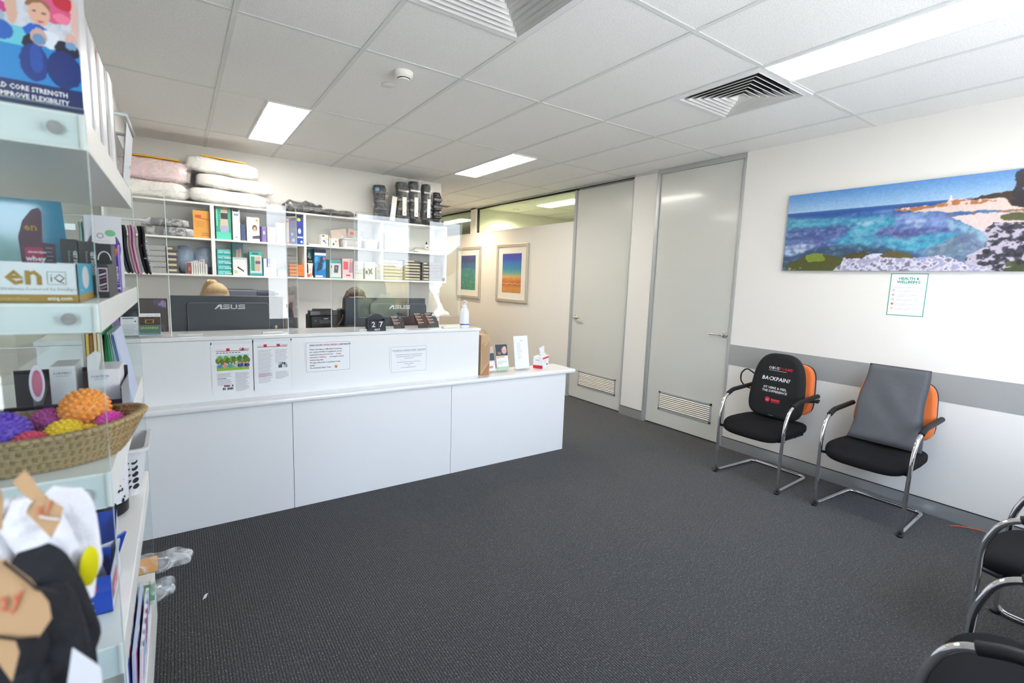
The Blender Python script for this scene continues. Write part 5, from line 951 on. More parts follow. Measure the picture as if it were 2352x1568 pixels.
b = MB(); b.add(vs, fs, GREYV, Mc, True); b.build('cushion_cover', t); b = MB(); b.box(.172, .184, .125, .128, .945, .985, WTXT, M=MO); b.build('care_label', t)
# orange cable and paper scrap
pts = [at(x, y, Z=.004) for x, y in [(2180, 1207), (2205, 1208), (2232, 1213), (2268, 1222), (2300, 1231)]]
b = MB(); b.tube(pts, .003, flat(232, 96, 40), seg=6); T(b, 'orange_cable', 'thin orange cable on the carpet by the skirting', 'cable')
b = MB(); b.add([tuple(at(x, y, Z=.002+.003*k)) for k, (x, y) in enumerate([(465, 1377), (470, 1365), (478, 1361), (474, 1372)])], [(0, 1, 2, 3)], PAPER); T(b, 'paper_scrap', 'tiny curled white paper scrap on the open carpet', 'paper')
# ================================================================== GLASS-SIDED DISPLAY UNIT ON THE LEFT
UX0, UX1, UY0, UY1 = -.80, -.40, -1.555, -.50
LEV = [(.31, .19), (.730, .070), (1.102, .072), (1.437, .056), (1.779, .063)]
unit = thing('display_unit', 'tall glass-sided display unit with white box shelves', 'display unit', (-.6, -1.03, 0))
for z, th in LEV:
    b = MB(); b.box(UX0, UX1, UY0+.001, UY1-.001, z-th, z, mat('shelf_fascia', (.80, .79, .76), .35), bev=.0015); b.build('box_shelf', unit)
    b = MB(); b.box(UX0+.01, UX1-.012, UY0-.0008, UY0+.0005, z-th+.004, z-.005, LOCKP); b.build('end_plate', unit)
b = MB(); b.box(UX0+.05, UX1-.05, UY0+.05, UY1-.05, 0, .12, mat('plinth', (.08, .08, .08), .7)); b.build('plinth', unit)
GE = mat('glass_edge', (.42, .56, .56), .15, coat=.6)
for y0, y1 in ((UY0-.014, UY0-.006), (UY1+.006, UY1+.014)):
    b = MB(); z0, z1 = .115, 1.785; b.quad((UX0, y0, z0), (UX1, y0, z0), (UX1, y0, z1), (UX0, y0, z1), GLASS); b.quad((UX0, y1, z0), (UX1, y1, z0), (UX1, y1, z1), (UX0, y1, z1), GLASS)
    b.box(UX1-.0002, UX1+.0003, y0, y1, z0, z1, GE); b.box(UX0, UX0+.0005, y0, y1, z0, z1, GE); b.box(UX0, UX1, y0, y1, z1, z1+.0005, GE); b.build('glass_side', unit)
for (kx, ky), (z, th) in zip([(214, 1480), (192, 1125), (157, 731), (125, 297)], LEV[1:][::1] if False else [LEV[1], LEV[2], LEV[3], LEV[4]]):
    x = -.452 if z < .9 else at(kx, ky, Y=UY0-.016)[0]; zz = z-th/2
    for y, s_ in ((UY0-.014, -1), (UY1+.014, 1)):
        b = MB(); b.lathe([(.011, 0), (.011, .010), (.009, .0125), (0, .0125)], mat('frosted_knob', (.55, .55, .54), .35, .3), M=Matrix.Translation((x, y, zz)) @ Matrix.Rotation(PI/2*(-s_)*-1, 4, 'X') if s_ < 0 else Matrix.Translation((x, y, zz)) @ Matrix.Rotation(-PI/2, 4, 'X')); b.build('standoff_knob', unit)
S3, S2, S1z, S4, S5 = LEV[2][0]+.001, LEV[3][0]+.001, LEV[4][0]+.001, LEV[1][0]+.001, LEV[0][0]+.001
# --- top level: big exercise-kit cartons, clear tub at the end
CW = flat(236, 236, 240, .3)
def poster(u, v):
    X = (u*.388-.255)/.133*195; Y_ = 262-v*450; n = vnoise(u, v, 60, 40, 21); c = paint(u, v, (24, 128, 196)); c = mixc(c, Y_ < 118, (200, 204, 214)); c = mixc(c, (Y_ < 118) & (n > .5), (182, 194, 206)); c = mixc(c, (Y_ > 85) & (Y_ < 128) & (X < 100), (96, 190, 206))
    for q in [(150, 30, 34, 30, (206, 84, 130)), (172, 10, 22, 16, (190, 40, 60)), (165, 45, 16, 12, (226, 120, 150)), (30, 50, 34, 22, (190, 50, 130)), (26, 12, 18, 16, (46, 38, 46)), (26, 28, 11, 19, (150, 96, 70)), (34, 75, 16, 20, (200, 50, 120)), (18, 70, 10, 14, (60, 60, 90)), (50, 70, 9, 14, (150, 170, 190)), (16, 100, 18, 22, (30, 90, 170)), (52, 100, 20, 22, (24, 90, 180)), (72, 40, 10, 44, (206, 166, 146)),
              (120, 26, 23, 14, (140, 98, 66)), (122, 46, 20, 27, (212, 168, 146)), (114, 42, 4, 2.5, (70, 56, 54)), (131, 43, 4, 2.5, (70, 56, 54)), (123, 62, 7, 2.5, (180, 96, 96)), (114, 88, 24, 18, (24, 92, 190)), (140, 100, 20, 20, (210, 220, 230)), (104, 118, 18, 22, (20, 24, 44)), (118, 98, 16, 20, (196, 160, 150)), (118, 104, 12, 12, (96, 140, 180)), (170, 116, 24, 22, (20, 26, 50)), (180, 92, 12, 18, (206, 170, 160)), (178, 104, 10, 10, (110, 150, 190)), (190, 40, 8, 44, (214, 176, 164)), (106, 160, 27, 44, (14, 50, 126)), (162, 165, 34, 44, (12, 40, 110)), (110, 150, 12, 34, (26, 74, 160))]:
        c = mixc(c, ell(X+(n-.5)*6, Y_+(n-.5)*6, q[0], q[1], q[2], q[3]), q[4])
    return mixc(c, Y_ > 208, (10, 34, 92))
for k, (y, top) in enumerate([(-1.552, 2.10), (-1.40, 1.985), (-1.245, 1.99), (-1.055, 2.01)]):
    lab = ['blue exercise-kit carton with people stretching, nearest on the top shelf', 'second white carton in the row on the top shelf', 'third white carton in the row on the top shelf', 'last white carton in the row, before the clear tub'][k]
    t = thing('exercise_carton', lab, 'box', (-.60, y+.05, S1z), 'large cartons on the top shelf'); x0, x1 = -.79, UX1-.002
    b = MB(); b.box(x0, x1, y, y+.105, S1z, top, CW, bev=.001); Ms = frame((x1+.0004, y, S1z), (0, 1, 0), (0, 0, 1)); h = top-S1z
    if k: b.rect(Ms, .088, .104, 0, h, flat(170, 170, 172)); b.rect(Ms, .090, .102, h*.3, h*.5, flat(206, 196, 170), z=.001); b.rect(Ms, .090, .102, h*.84, h*.96, flat([60, 214, 190, 90][k], [60, 110, 120, 80][k], [70, 110, 130, 90][k]), z=.001); b.rect(Ms, 0, .004, .01, h*.9, flat(214, 130, 140) if k == 1 else flat(214, 214, 222))
    else: b.rect(Ms, 0, .003, 0, h, flat(170, 120, 200)); 
    b.build('carton_body', t)
    if k == 0:
        b = MB(); picture(b, frame((x0, y-.0008, S1z), (1, 0, 0), (0, 0, 1)), (x1-x0), h, 330, 230, poster); b.build('printed_front', t)
        b = MB(); Mp = frame((x1-.022, y-.0012, S1z), (1, 0, 0), (0, 0, 1)) @ Matrix.Diagonal((.92, 1.12, 1, 1)); b.text('BUILD CORE STRENGTH', .0102, WTXT, Mp, x=.002, y=.0205, bold=.012, align='RIGHT'); b.text('IMPROVE FLEXIBILITY', .0102, WTXT, Mp, x=.003, y=.0088, bold=.012, align='RIGHT'); b.build('lettering', t)
t = thing('clear_tub', 'clear plastic tub of small packets at the far end of the top shelf', 'tub', (-.49, -.64, S1z)); TUB = sheet('tub_plastic', (.90, .93, .95), 1.6, .08)
b = MB(); y0, y1, x0, x1, h = -.80, -.51, -.62, -.385, .19
b.add([(x0+.02, y0+.02, S1z), (x1-.02, y0+.02, S1z), (x1-.02, y1-.02, S1z), (x0+.02, y1-.02, S1z), (x0, y0, S1z+h), (x1, y0, S1z+h), (x1, y1, S1z+h), (x0, y1, S1z+h)], [(0, 1, 5, 4), (1, 2, 6, 5), (2, 3, 7, 6), (3, 0, 4, 7), (0, 1, 2, 3)], TUB)
b.tube([(x0, y0, S1z+h), (x1, y0, S1z+h), (x1+.004, y1, S1z+h), (x0, y1, S1z+h)], .006, mat('tub_rim', (.75, .78, .8), .2, alpha=.8), closed=True, seg=6); b.build('tub_body', t)
b = MB(); b.quad((x1-.017, y0+.03, S1z+.004), (x1-.017, y1-.03, S1z+.004), (x1+.001, y1-.02, S1z+h*.92), (x1+.001, y0+.02, S1z+h*.92), flat(232, 236, 244)); Ml = frame((x1-.010, y0+.05, S1z+.03), (.02, 1, 0), (.1, 0, 1)); b.disc(Ml, .05, .02, .012, .006, flat(40, 150, 110), z=.004); b.disc(Ml, .09, .07, .006, .02, flat(230, 190, 196), z=.004); b.build('paper_label', t)
for k in range(4):
    c = [(96, 124, 176), (196, 202, 220), (78, 104, 160), (228, 170, 150)][k]; b = MB(); M = Matrix.Translation((-.57+.040*k, -.66, S1z+.070)) @ Matrix.Rotation(.12*(k-1.5), 4, 'Z'); b.box(-.012, .012, -.07, .07, -.066, .060-.012*k, mat('pk_%d' % k, c8(*c), .25, coat=.5, bump=.4, bscale=30), bev=.005, M=M)
    T(b, 'small_packet', '%s packet inside the clear tub' % ['medium blue', 'pale grey', 'deep blue', 'salmon pink'][k], 'packet', 'packets in the clear tub')
# --- second level
x1 = -.431; Y = -1.535; t = thing('snack_carton', 'open white and turquoise display carton with gold lettering', 'box', (-.60, -1.45, S2)); GO = flat(168, 128, 30); TQ = flat(0, 164, 200)
b = MB(); b.box(-.79, x1, Y, Y+.002, S2, S2+.072, CW); b.box(x1-.002, x1, Y, Y+.19, S2, S2+.074, CW); b.box(-.79, x1, Y+.188, Y+.19, S2, S2+.074, CW); b.box(-.79, x1, Y, Y+.19, S2, S2+.002, CW)
M = frame((-.79, Y-.0003, S2), (1, 0, 0), (0, 0, 1)); w = x1+.79; b.rect(M, 0, w, 0, .0145, GO); Ms = frame((x1+.0003, Y, S2), (0, 1, 0), (0, 0, 1)); b.rect(Ms, 0, .19, 0, .0145, GO); b.rect(Ms, 0, .19, .0145, .074, TQ); b.disc(Ms, .09, .046, .045, .023, CW, z=.001); b.build('carton_body', t)
b = MB(); f = x1-.79; P0 = w-.092
b.text('en', .052, GO, M, x=P0-.006, y=.033, bold=.022); b.text('iQ', .021, flat(120, 112, 90), M, x=P0+.0535, y=.038, bold=.0)
for a in [(P0+.050, P0+.076, .033, .0337), (P0+.050, P0+.076, .0560, .0567), (P0+.050, P0+.0507, .033, .0567), (P0+.0753, P0+.076, .033, .0567)]: b.rect(M, *a, flat(120, 112, 90))
b.text('Wellness Powered by Intelligence', .0082, flat(170, 170, 176), M, x=P0-.012, y=.022); b.text('eniq.com', .0095, WTXT, M, x=P0+.048, y=.0045, bold=.02); b.text('@eniqwellness', .0075, flat(220, 200, 140), M, x=P0-.022, y=.0045); b.build('lettering', t)
t = thing('display_backing', 'glossy turquoise backing card of the snack carton', 'card', (-.62, -1.33, S2)); b = MB(); GT = mat('gloss_teal', c8(16, 122, 158), .08, coat=1.)
M = Matrix.Translation((-.655, -1.115, S2)) @ Matrix.Rotation(-.03, 4, 'X'); b.add([(-.13, 0, 0), (.162, 0, 0), (.150, 0, .224), (-.13, 0, .224), (-.13, .004, 0), (.162, .004, 0), (.150, .004, .224), (-.13, .004, .224)], [(0, 1, 2, 3), (5, 4, 7, 6), (0, 4, 5, 1), (1, 5, 6, 2), (2, 6, 7, 3), (3, 7, 4, 0)], GT, M); b.build('card', t)
# fin-shaped packet
t = thing('protein_sachet', 'dark maroon fin-shaped sachet card in the snack carton', 'sachet', (-.53, -1.42, S2)); MA = flat(70, 22, 56, .3, .2)
b = MB(); M = frame((-.524, -1.44, S2+.002), (1, 0, 0), (0, 0, 1)); out = [(.006, .0), (.050, .0), (.052, .108), (.034, .110), (.036, .168), (.032, .176), (.022, .172), (.008, .150), (.0, .118)]
k = len(out); b.add([(x, y, 0) for x, y in out]+[(x, y, .003) for x, y in out], [tuple(range(k)), tuple(range(2*k-1, k-1, -1))]+[(i, (i+1) % k, k+(i+1) % k, k+i) for i in range(k)], MA, M); b.rect(M, .008, .034, .055, .10, flat(160, 24, 84), z=.0036); b.rect(M, .036, .051, .0, .108, flat(44, 30, 50), z=.0034); lines(b, M @ Matrix.Translation((0, 0, .003)), .038, .05, .10, 9, .008, flat(170, 160, 170), h=.001); b.build('card', t)
b = MB(); M2 = M @ Matrix.Translation((0, 0, .0038)); b.text('en', .020, flat(170, 130, 60), M2, x=.009, y=.132, bold=.02); b.text('electrolyte', .006, WTXT, M2, x=.012, y=.089, bold=.02); b.text('whey', .013, WTXT, M2, x=.009, y=.074, bold=.03); b.text('protein', .0075, flat(230, 90, 140), M2, x=.012, y=.066, bold=.02); b.text('SACHET', .006, WTXT, M2, x=.014, y=.058); b.build('lettering', t)
for k in range(3):
    x0 = [-.497, -.466, -.436][k]; t = thing('sock_box', ['black sock box with white sideways writing, leftmost of three', 'black sock box with white sideways writing, middle of three', 'black sock box with a white arch mark, rightmost of three'][k], 'box', (x0+.015, -1.17, S2), 'black sock boxes'); c = BLKP; b = MB(); b.box(x0, x0+.0295 if k < 2 else -.405, -1.22, -1.125, S2, S2+.130-.003*k, mat('black_carton', (.025, .027, .03), .5), bev=.001); b.build('carton_body', t)
    b = MB(); Mx = frame((x0+.024, -1.2205, S2+.104), (0, 0, -1), (1, 0, 0)); 
    if k < 2: b.text('GET SOCKED', .0095, WTXT, Mx, x=0, y=-.002, bold=.02); b.text('Show your soles', .006, flat(190, 190, 190), Mx, x=0, y=-.011)
    else: M3 = frame((x0+.017, -1.2205, S2+.085), (1, 0, 0), (0, 0, 1)); b.tube([M3 @ Vector((.012*math.cos(PI*q/10), .02*math.sin(PI*q/10), .0005)) for q in range(11)], .0012, WTXT, seg=4)
    b.build('lettering', t)
t = thing('shoelace_box', 'dark box with a window showing striped laces', 'box', (-.413, -1.29, S2)); b = MB(); b.box(-.4215, -.4025, -1.345, -1.24, S2, S2+.075, mat('black_carton'), bev=.001); b.build('carton_body', t)
b = MB(); M = frame((-.4205, -1.3455, S2+.014), (1, 0, 0), (0, 0, 1)); b.rect(M, 0, .0165, 0, .052, flat(226, 214, 216)); b.rect(M, .0015, .015, .002, .050, flat(30, 20, 26), z=.0009)
for k in range(6): b.poly(M, [(.002, .004+.0075*k), (.014, .009+.0075*k), (.014, .012+.0075*k), (.002, .007+.0075*k)], [flat(180, 120, 140), flat(220, 214, 222), flat(110, 60, 90)][k % 3], z=.0012)
b.build('window', t)
b = MB(); b.box(-.4205, -.4015, -1.06, -1.04, S2, S2+.130, flat(96, 50, 170, .3, .3), bev=.004); M = frame((-.419, -1.0606, S2+.01), (0, 0, 1), (-1, 0, 0)); b.text('Helanca', .015, WTXT, M, x=.012, y=-.012, shear=.3, bold=.02); b.rect(M, .0, .004, -.016, 0, WTXT, z=.001); b.poly(frame((-.4205, -1.0606, S2+.09), (1, 0, 0), (0, 0, 1)), [(0, 0), (.012, .008), (.016, .03), (.002, .024)], flat(240, 120, 60)); T(b, 'purple_tube_box', 'slim purple box with white sideways script, beside the hanging socks', 'box')
# --- socks on hooks by the far glass
def hook(label, x0, x1, y, z, grp='sock hooks'):
    b = MB(); b.tube(bend([(x0, y, z), (x1-.012, y, z), (x1, y, z+.012)], .012), .0045, flat(236, 236, 238), seg=8); b.box(x0-.004, x0, y-.02, y+.02, z-.04, z+.02, flat(236, 236, 238)); return T(b, 'display_hook', label, 'hook', grp)
HZ = 1.676
b = MB(); b.box(-.80, -.792, -.70, -.52, S2+.002, 1.714, flat(232, 232, 234)); T(b, 'hook_panel', 'white upright panel carrying the sock hook', 'panel')
hook('white hook holding the hanging grip socks', -.788, -.347, -.545, HZ)
def sock_pair(label, x, cols, spots=None, L_=.175, grp='hanging socks on the white hook', y=-.545):
    t = thing('hanging_socks', label, 'socks', (x, y, HZ-.02-L_), grp)
    b = MB(); b.tube([(x, y, HZ-.0048), (x+.001, y-.008, HZ-.010), (x, y-.010, HZ-.020), (x, y, HZ-.026)], .0012, CHROME, seg=5); b.build('wire_loop', t)
    for k, c in enumerate(cols):
        m = mat('sock_%d_%d_%d' % c, c8(*c), .9, bump=.5, bscale=300); b = MB(); xo = x+(k-.5)*.010
        P = [(xo, y, HZ-.022), (xo+.004, y-.01, HZ-.045), (xo+.002, y, HZ-.09), (xo+.007, y+.0, HZ-.14), (xo+.014, y+.004, HZ-.022-L_*.93), (xo+.018, y+.004, HZ-.022-L_)]
        Pn = []
        for q in range(len(P)-1):
            for w in range(4): Pn.append(Vector(P[q]).lerp(Vector(P[q+1]), w/4))
        Pn.append(Vector(P[-1])); n = len(Pn); vs = []; fs = []; sg = 14
        for i, p in enumerate(Pn):
            u = i/(n-1); hw = .022*(1+.25*math.sin(u*7))*min(1, u*8+.35)*min(1, (1-u)*7+.25); 
            for s_ in range(sg): a = 2*PI*s_/sg; vs.append((p.x+.0052*math.cos(a)*min(1, (1-u)*9+.3), p.y+hw*math.sin(a), p.z))
        for i in range(n-1):
            for s_ in range(sg): fs.append((i*sg+s_, i*sg+(s_+1) % sg, (i+1)*sg+(s_+1) % sg, (i+1)*sg+s_))
        b.add(vs, fs, m, None, True); b.add(vs[-sg:], [tuple(range(sg))], m, None, True)
        if spots:
            for q in range(9): zz = HZ-.045-q*.015; xx = xo+.006+.002*q-.002; b.sq((xx, y-.012+.012*((q*5) % 3), zz), (.0052, .006, .004), flat(*spots), nu=8, nv=5)
        b.build('sock', t)
sock_pair('dark grey pair of socks, leftmost on the white hook', -.430, [(62, 62, 72), (52, 52, 62)], L_=.168); sock_pair('pink pair of socks, second on the white hook', -.405, [(206, 140, 165), (214, 170, 196)], L_=.172)
sock_pair('black pair of socks with pale leaf spots, at the hook end', -.378, [(18, 12, 18), (22, 16, 22)], (196, 200, 220), L_=.170)
sock_pair('blue pair of socks behind the glass, at the hook root', -.510, [(130, 150, 200), (150, 168, 214)], L_=.150); sock_pair('mint green pair of socks behind the glass', -.535, [(150, 190, 180), (170, 206, 196)], L_=.150)
t = thing('sock_card', 'large white sock card with a green dot and purple socks', 'card', (-.455, -.80, S2+.005)); b = MB(); b.box(-.500, -.412, -.805, -.801, S2+.005, S2+.222, flat(238, 240, 248)); b.build('card', t)
M = frame((-.500, -.8056, S2+.005), (1, 0, 0), (0, 0, 1)); b = MB(); b.disc(M, .044, .120, .040, .055, flat(104, 84, 134), z=.0010); b.rect(M, .016, .072, .094, .178, flat(242, 242, 244), z=.0016); b.disc(M, .060, .166, .013, .010, flat(140, 208, 160), z=.002); b.disc(M, .036, .157, .009, .009, flat(190, 190, 200), z=.002); b.disc(M, .036, .157, .005, .005, flat(242, 242, 244), z=.0023); lines(b, M @ Matrix.Translation((0, 0, .0015)), .024, .064, .142, 3, .011, flat(214, 214, 220), h=.0015); b.build('packaged_socks', t)
# --- third level: woven basket of spiky balls, black display tray, leaflets
BX, BY, BA, BB = -.575, -1.405, .222, .124
t = thing('woven_basket', 'oval seagrass basket on the middle shelf', 'basket', (BX, BY, S3)); SG = mat('seagrass', (.42, .29, .14), .75, bump=.8, bscale=70); SG2 = mat('seagrass_dark', (.27, .18, .085), .75, bump=.8, bscale=70)
def tipz(a): return .060+.016*abs(math.cos(a))**3
def strand(b, f, r, z0f, m, ph, seg=5, N=300, amp=.0024): b.tube([(BX+(BA*f+amp*math.sin(N/3.3333333*a+ph))*math.copysign(abs(math.cos(a))**.9, math.cos(a)), BY+(BB*f+amp*math.sin(N/3.3333333*a+ph))*math.copysign(abs(math.sin(a))**1., math.sin(a)), z0f(a)) for a in [2*PI*q/N for q in range(N)]], r, m, seg=seg, closed=True)
for w_ in range(2):
    b = MB()
    for k in range(13): f = .80+.20*(k/12)**.8; strand(b, f, .0042, lambda a, k=k: S3+.004+(tipz(a)+.004)*k/12, SG if (k+w_) % 3 else SG2, k*PI*1.0+w_*PI)
    b.build('basket_weave' if w_ == 0 else 'inner_weave', t)
    if w_ == 0:
        b = MB(); strand(b, 1.015, .0055, lambda a: S3+tipz(a)+.011+.001*math.sin(60*a), SG, 0, 6); strand(b, 1.0, .0050, lambda a: S3+tipz(a)+.013, SG2, PI, 6, amp=.0035); b.build('basket_rim', t)
        b = MB(); b.add([(BX+BA*.78*math.cos(a), BY+BB*.78*math.sin(a), S3+.006) for a in [2*PI*q/40 for q in range(40)]], [tuple(range(40))], SG2); b.build('basket_floor', t)
def spiky(label, x, y, z, r, col, name='massage_ball'):
    b = MB(); m = mat('rubber_%d_%d_%d' % col, c8(*col), .45, bump=0); bm = bmesh.new(); bmesh.ops.create_icosphere(bm, subdivisions=3, radius=r*.88)
    bmesh.ops.translate(bm, verts=bm.verts, vec=(x, y, z)); b.bm(bm, m, smooth=True); N = 150
    for k in range(N):
        p = 1-2*(k+.5)/N; a = k*2.399963; q = math.sqrt(1-p*p); d = Vector((q*math.cos(a), q*math.sin(a), p)); u = d.orthogonal().normalized(); w_ = d.cross(u); vs = []
        for rad, hh in ((.112, .84), (.090, .93), (.060, .975), (.022, .99)):
            for s_ in range(6): an = s_*PI/3; vs.append(Vector((x, y, z))+d*r*hh+(u*math.cos(an)+w_*math.sin(an))*r*rad)
        fs = [(i*6+s_, i*6+(s_+1) % 6, (i+1)*6+(s_+1) % 6, (i+1)*6+s_) for i in range(3) for s_ in range(6)]+[(18, 19, 20, 21, 22, 23)]; b.add(vs, fs, m, None, True)
    T(b, name, label, 'ball', 'spiky massage balls in the basket', org=(x, y, z-r))
spiky('orange spiky ball on top of the others in the basket', -.4585, -1.35, 1.1885, .048, (250, 158, 62))
spiky('purple spiky ball at the left edge of the basket', -.577, -1.425, 1.166, .049, (104, 66, 190))
spiky('yellow spiky ball at the front of the basket', -.483, -1.428, 1.150, .039, (246, 204, 20)); spiky('second yellow spiky ball, half hidden right of the first', -.447, -1.425, 1.143, .030, (250, 196, 10))
spiky('magenta spiky ball at the right end of the basket', -.412, -1.385, 1.156, .031, (222, 70, 176)); spiky('dusky magenta spiky ball behind the purple one', -.522, -1.34, 1.160, .037, (184, 62, 150)); spiky('pinkish red spiky ball at the front left of the basket', -.530, -1.462, 1.146, .034, (226, 60, 100))
PD = mat('dark_violet_card', (.022, .014, .034), .3, coat=.3)
t = thing('display_tray', 'black open display tray with a logo panel behind the basket', 'tray', (-.50, -1.13, S3)); yb = -1.0; yf2 = -1.21
b = MB(); b.box(-.64, -.405, yf2, yf2+.002, S3, S3+.072, PD); b.box(-.64, -.405, yb, yb+.002, S3, S3+.125, PD); b.box(-.407, -.405, yf2, yb, S3, S3+.10, PD); b.box(-.64, -.405, yf2, yb, S3, S3+.002, PD)
b.add([(-.562, yf2-.03, S3+.02), (-.562, yb, S3+.125), (-.562, yf2-.03, S3+.13), (-.562, yf2-.002, S3+.13)], [(0, 1, 3, 2)], PD); b.build('tray_body', t)
b = MB(); M = frame((-.505, yf2-.0006, S3+.018), (1, 0, 0), (0, 0, 1)); b.rect(M, 0, .075, 0, .045, flat(232, 232, 240)); 
for q in range(3): b.poly(M, [(.006, .028-q*.007), (.018, .033-q*.007), (.018, .0352-q*.007), (.006, .0302-q*.007)], flat(214, 50, 60) if q == 2 else INK, z=.001)
b.text('FORTRESS', .011, INK, M, x=.022, y=.018, z=.001, bold=.01); b.build('logo_panel', t)
for k, (x0, x1_, y0, y1_, h, lab) in enumerate([(-.548, -.500, -1.14, -1.03, .152, 'small white carton in the black tray, left one'), (-.475, -.412, -1.15, -1.02, .140, 'small white carton with a raised flap in the black tray, right one')]):
    t = thing('small_carton', lab, 'box', ((x0+x1_)/2, -1.08, S3+.003), 'small cartons in the black tray'); b = MB(); b.box(x0, x1_, y0, y1_, S3+.003, S3+h, CW, bev=.001); M = frame((x0, y0-.0004, S3+h-.030), (1, 0, 0), (0, 0, 1)); b.text('FORTRESS', .0078, flat(120, 124, 150), M, x=.007, y=.010, z=.0006); b.rect(M, .012, .038, .005, .0062, flat(160, 170, 190)); b.build('carton_body', t)
    if k: b = MB(); b.add([(x0, y0, S3+h), (x0+.022, y0, S3+h), (x0+.030, y0-.006, S3+h+.040), (x0+.020, y0-.010, S3+h+.052), (x0+.002, y0-.006, S3+h+.036)], [(0, 1, 2, 3, 4)], PAPER); b.build('flap', t)
t = thing('price_sign', 'white card with an oval photo stuck in the black tray', 'card', (-.565, -1.24, S3+.05)); b = MB(); M = frame((-.560, -1.243, S3+.085), (.6, .8, 0), (0, 0, 1)); b.disc(M, .01, .045, .018, .043, flat(226, 222, 236), z=0); b.disc(M, .01, .045, .012, .032, flat(196, 110, 140), z=-.0008); b.disc(M, .01, .045, .012, .032, flat(196, 110, 140), z=.0008); b.build('card', t)
for k in range(13):
    c = [(190, 182, 176), (226, 196, 60), (150, 96, 50), (236, 206, 150), (240, 226, 196), (236, 214, 180), (30, 132, 72), (24, 112, 70), (40, 150, 90), (120, 160, 150), (150, 186, 180), (86, 120, 190), (190, 200, 226)][k]
    b = MB(); x = -.508+.0085*k-(.002 if k > 5 else 0); b.box(0, .0062, -.11, .11, 0, .215-.004*(k % 3), mat('folder_%d' % k, c8(*c), .5), M=Matrix.Translation((x, -.83, S3)) @ Matrix.Rotation(0 if k < 6 else -.055*(k-5)*.4, 4, 'Y'))
    T(b, 'leaflet_folder', '%s folder standing upright on the middle shelf' % ['pale taupe', 'bright yellow', 'chestnut brown', 'tan cream', 'lightest cream', 'peach cream', 'first dark green', 'deepest green', 'bright green', 'grey green', 'pale aqua', 'mid blue', 'lilac grey'][k], 'folder', 'upright folders on the middle shelf')
# --- fourth level
t = thing('foam_roller', 'patterned white tub with a black base under the middle shelf', 'tub', (-.515, -.86, S4)); b = MB(); b.lathe([(.062, .04), (.064, .06), (.066, .22), (.060, .23)], flat(236, 236, 242, .35, .2), (-.497, -.85, S4), 40); b.build('tub_body', t); b = MB(); b.lathe([(.055, 0), (.061, .006), (.0625, .050)], BLKP, (-.497, -.85, S4), 40)
for k in range(60): a = random.uniform(-1.9, .5); z = random.uniform(.045, .12); M = frame((-.497+.0655*math.cos(a), -.85+.0655*math.sin(a), S4+z), (-math.sin(a), math.cos(a), 0), (0, 0, 1)); s_ = random.uniform(.003, .007)*(1.4-z*8); b.poly(M, [(0, -s_), (s_*.8, 0), (0, s_*1.3), (-s_*.6, s_*.2)], BLKP, z=.0004)
b.build('black_base', t)
bk = basket('plastic_basket', 'white slotted basket at the far end of the lower shelf, nearest the desk', -.60, -.392, -.76, -.52, S4, .170, 2, 5, -.452, -.412, lip=.010, hs=(.016, .019), taper=.020, group=None)
BU = flat(16, 70, 180, .35, .2); t = thing('dispenser_box', 'open bright blue dispenser box with a red label on the lower shelf', 'box', (-.475, -1.33, S4))
b = MB(); xa, xb, ya, yb_ = -.545, -.428, -1.425, -1.24; Mz = Matrix.Translation((0, 0, S4)); h = .145
b.box(xa, xb, ya, ya+.002, 0, .088, BU, M=Mz); b.box(xa, xb, yb_-.002, yb_, 0, h+.02, BU, M=Mz); b.add([(xb, ya, 0), (xb, yb_, 0), (xb, yb_, h+.02), (xb+.002, (ya+yb_)/2, .10), (xb, ya, .088)], [(0, 1, 2, 3, 4)], flat(226, 226, 238), Mz); b.add([(xb-.002, ya, 0), (xb-.002, yb_, 0), (xb-.002, yb_, h+.02), (xb, (ya+yb_)/2, .10), (xb-.002, ya, .088)], [(4, 3, 2, 1, 0)], BU, Mz); b.box(xa, xb, ya, yb_, 0, .002, BU, M=Mz)
M = frame((xa, ya-.0005, S4), (1, 0, 0), (0, 0, 1)); b.rect(M, .055, .092, .055, .082, flat(200, 54, 84)); Ms = frame((xb+.0006, ya, S4), (0, 1, 0), (0, 0, 1)); b.rect(Ms, .012, .10, .022, .062, flat(226, 110, 134)); b.build('box_body', t)
b = MB(); b.text('Fixomull', .018, WTXT, frame((xb+.0014, ya+.018, S4+.035), (0, 1, 0), (0, 0, 1)), bold=.02); b.text('relief', .008, flat(190, 205, 240), M, x=.060, y=.030); b.text('strips', .007, flat(190, 205, 240), M, x=.070, y=.010); b.build('lettering', t) if False else None
b = MB(); Mt_ = frame((xb+.0014, ya+.018, S4+.035), (0, 1, 0), (0, 0, 1)); b.text('FLEX', .018, WTXT, Mt_, bold=.02); b.rect(M, .060, .085, .030, .034, flat(190, 205, 240), z=.001); b.rect(M, .066, .088, .012, .015, flat(150, 170, 220), z=.001); b.build('lettering', t)
for k in range(5): b = MB(); M = Matrix.Translation((-.455+.010*(k-2), -1.37+.025*k, S4+.070)) @ Matrix.Rotation(.5*(k-2), 4, 'Z') @ Matrix.Rotation(.35, 4, 'X'); b.box(-.020, .020, -.003, .003, -.04, .045, [BU, flat(214, 200, 214), BU, flat(206, 206, 216), BU][k], M=M, bev=.001); T(b, 'sample_sachet', ['blue sachet at the front of the dispenser box', 'pinkish white sachet behind the front one', 'blue sachet in the middle of the dispenser box', 'pale grey sachet near the back of the dispenser box', 'blue sachet at the back of the dispenser box'][k], 'sachet', 'sachets in the blue dispenser box')
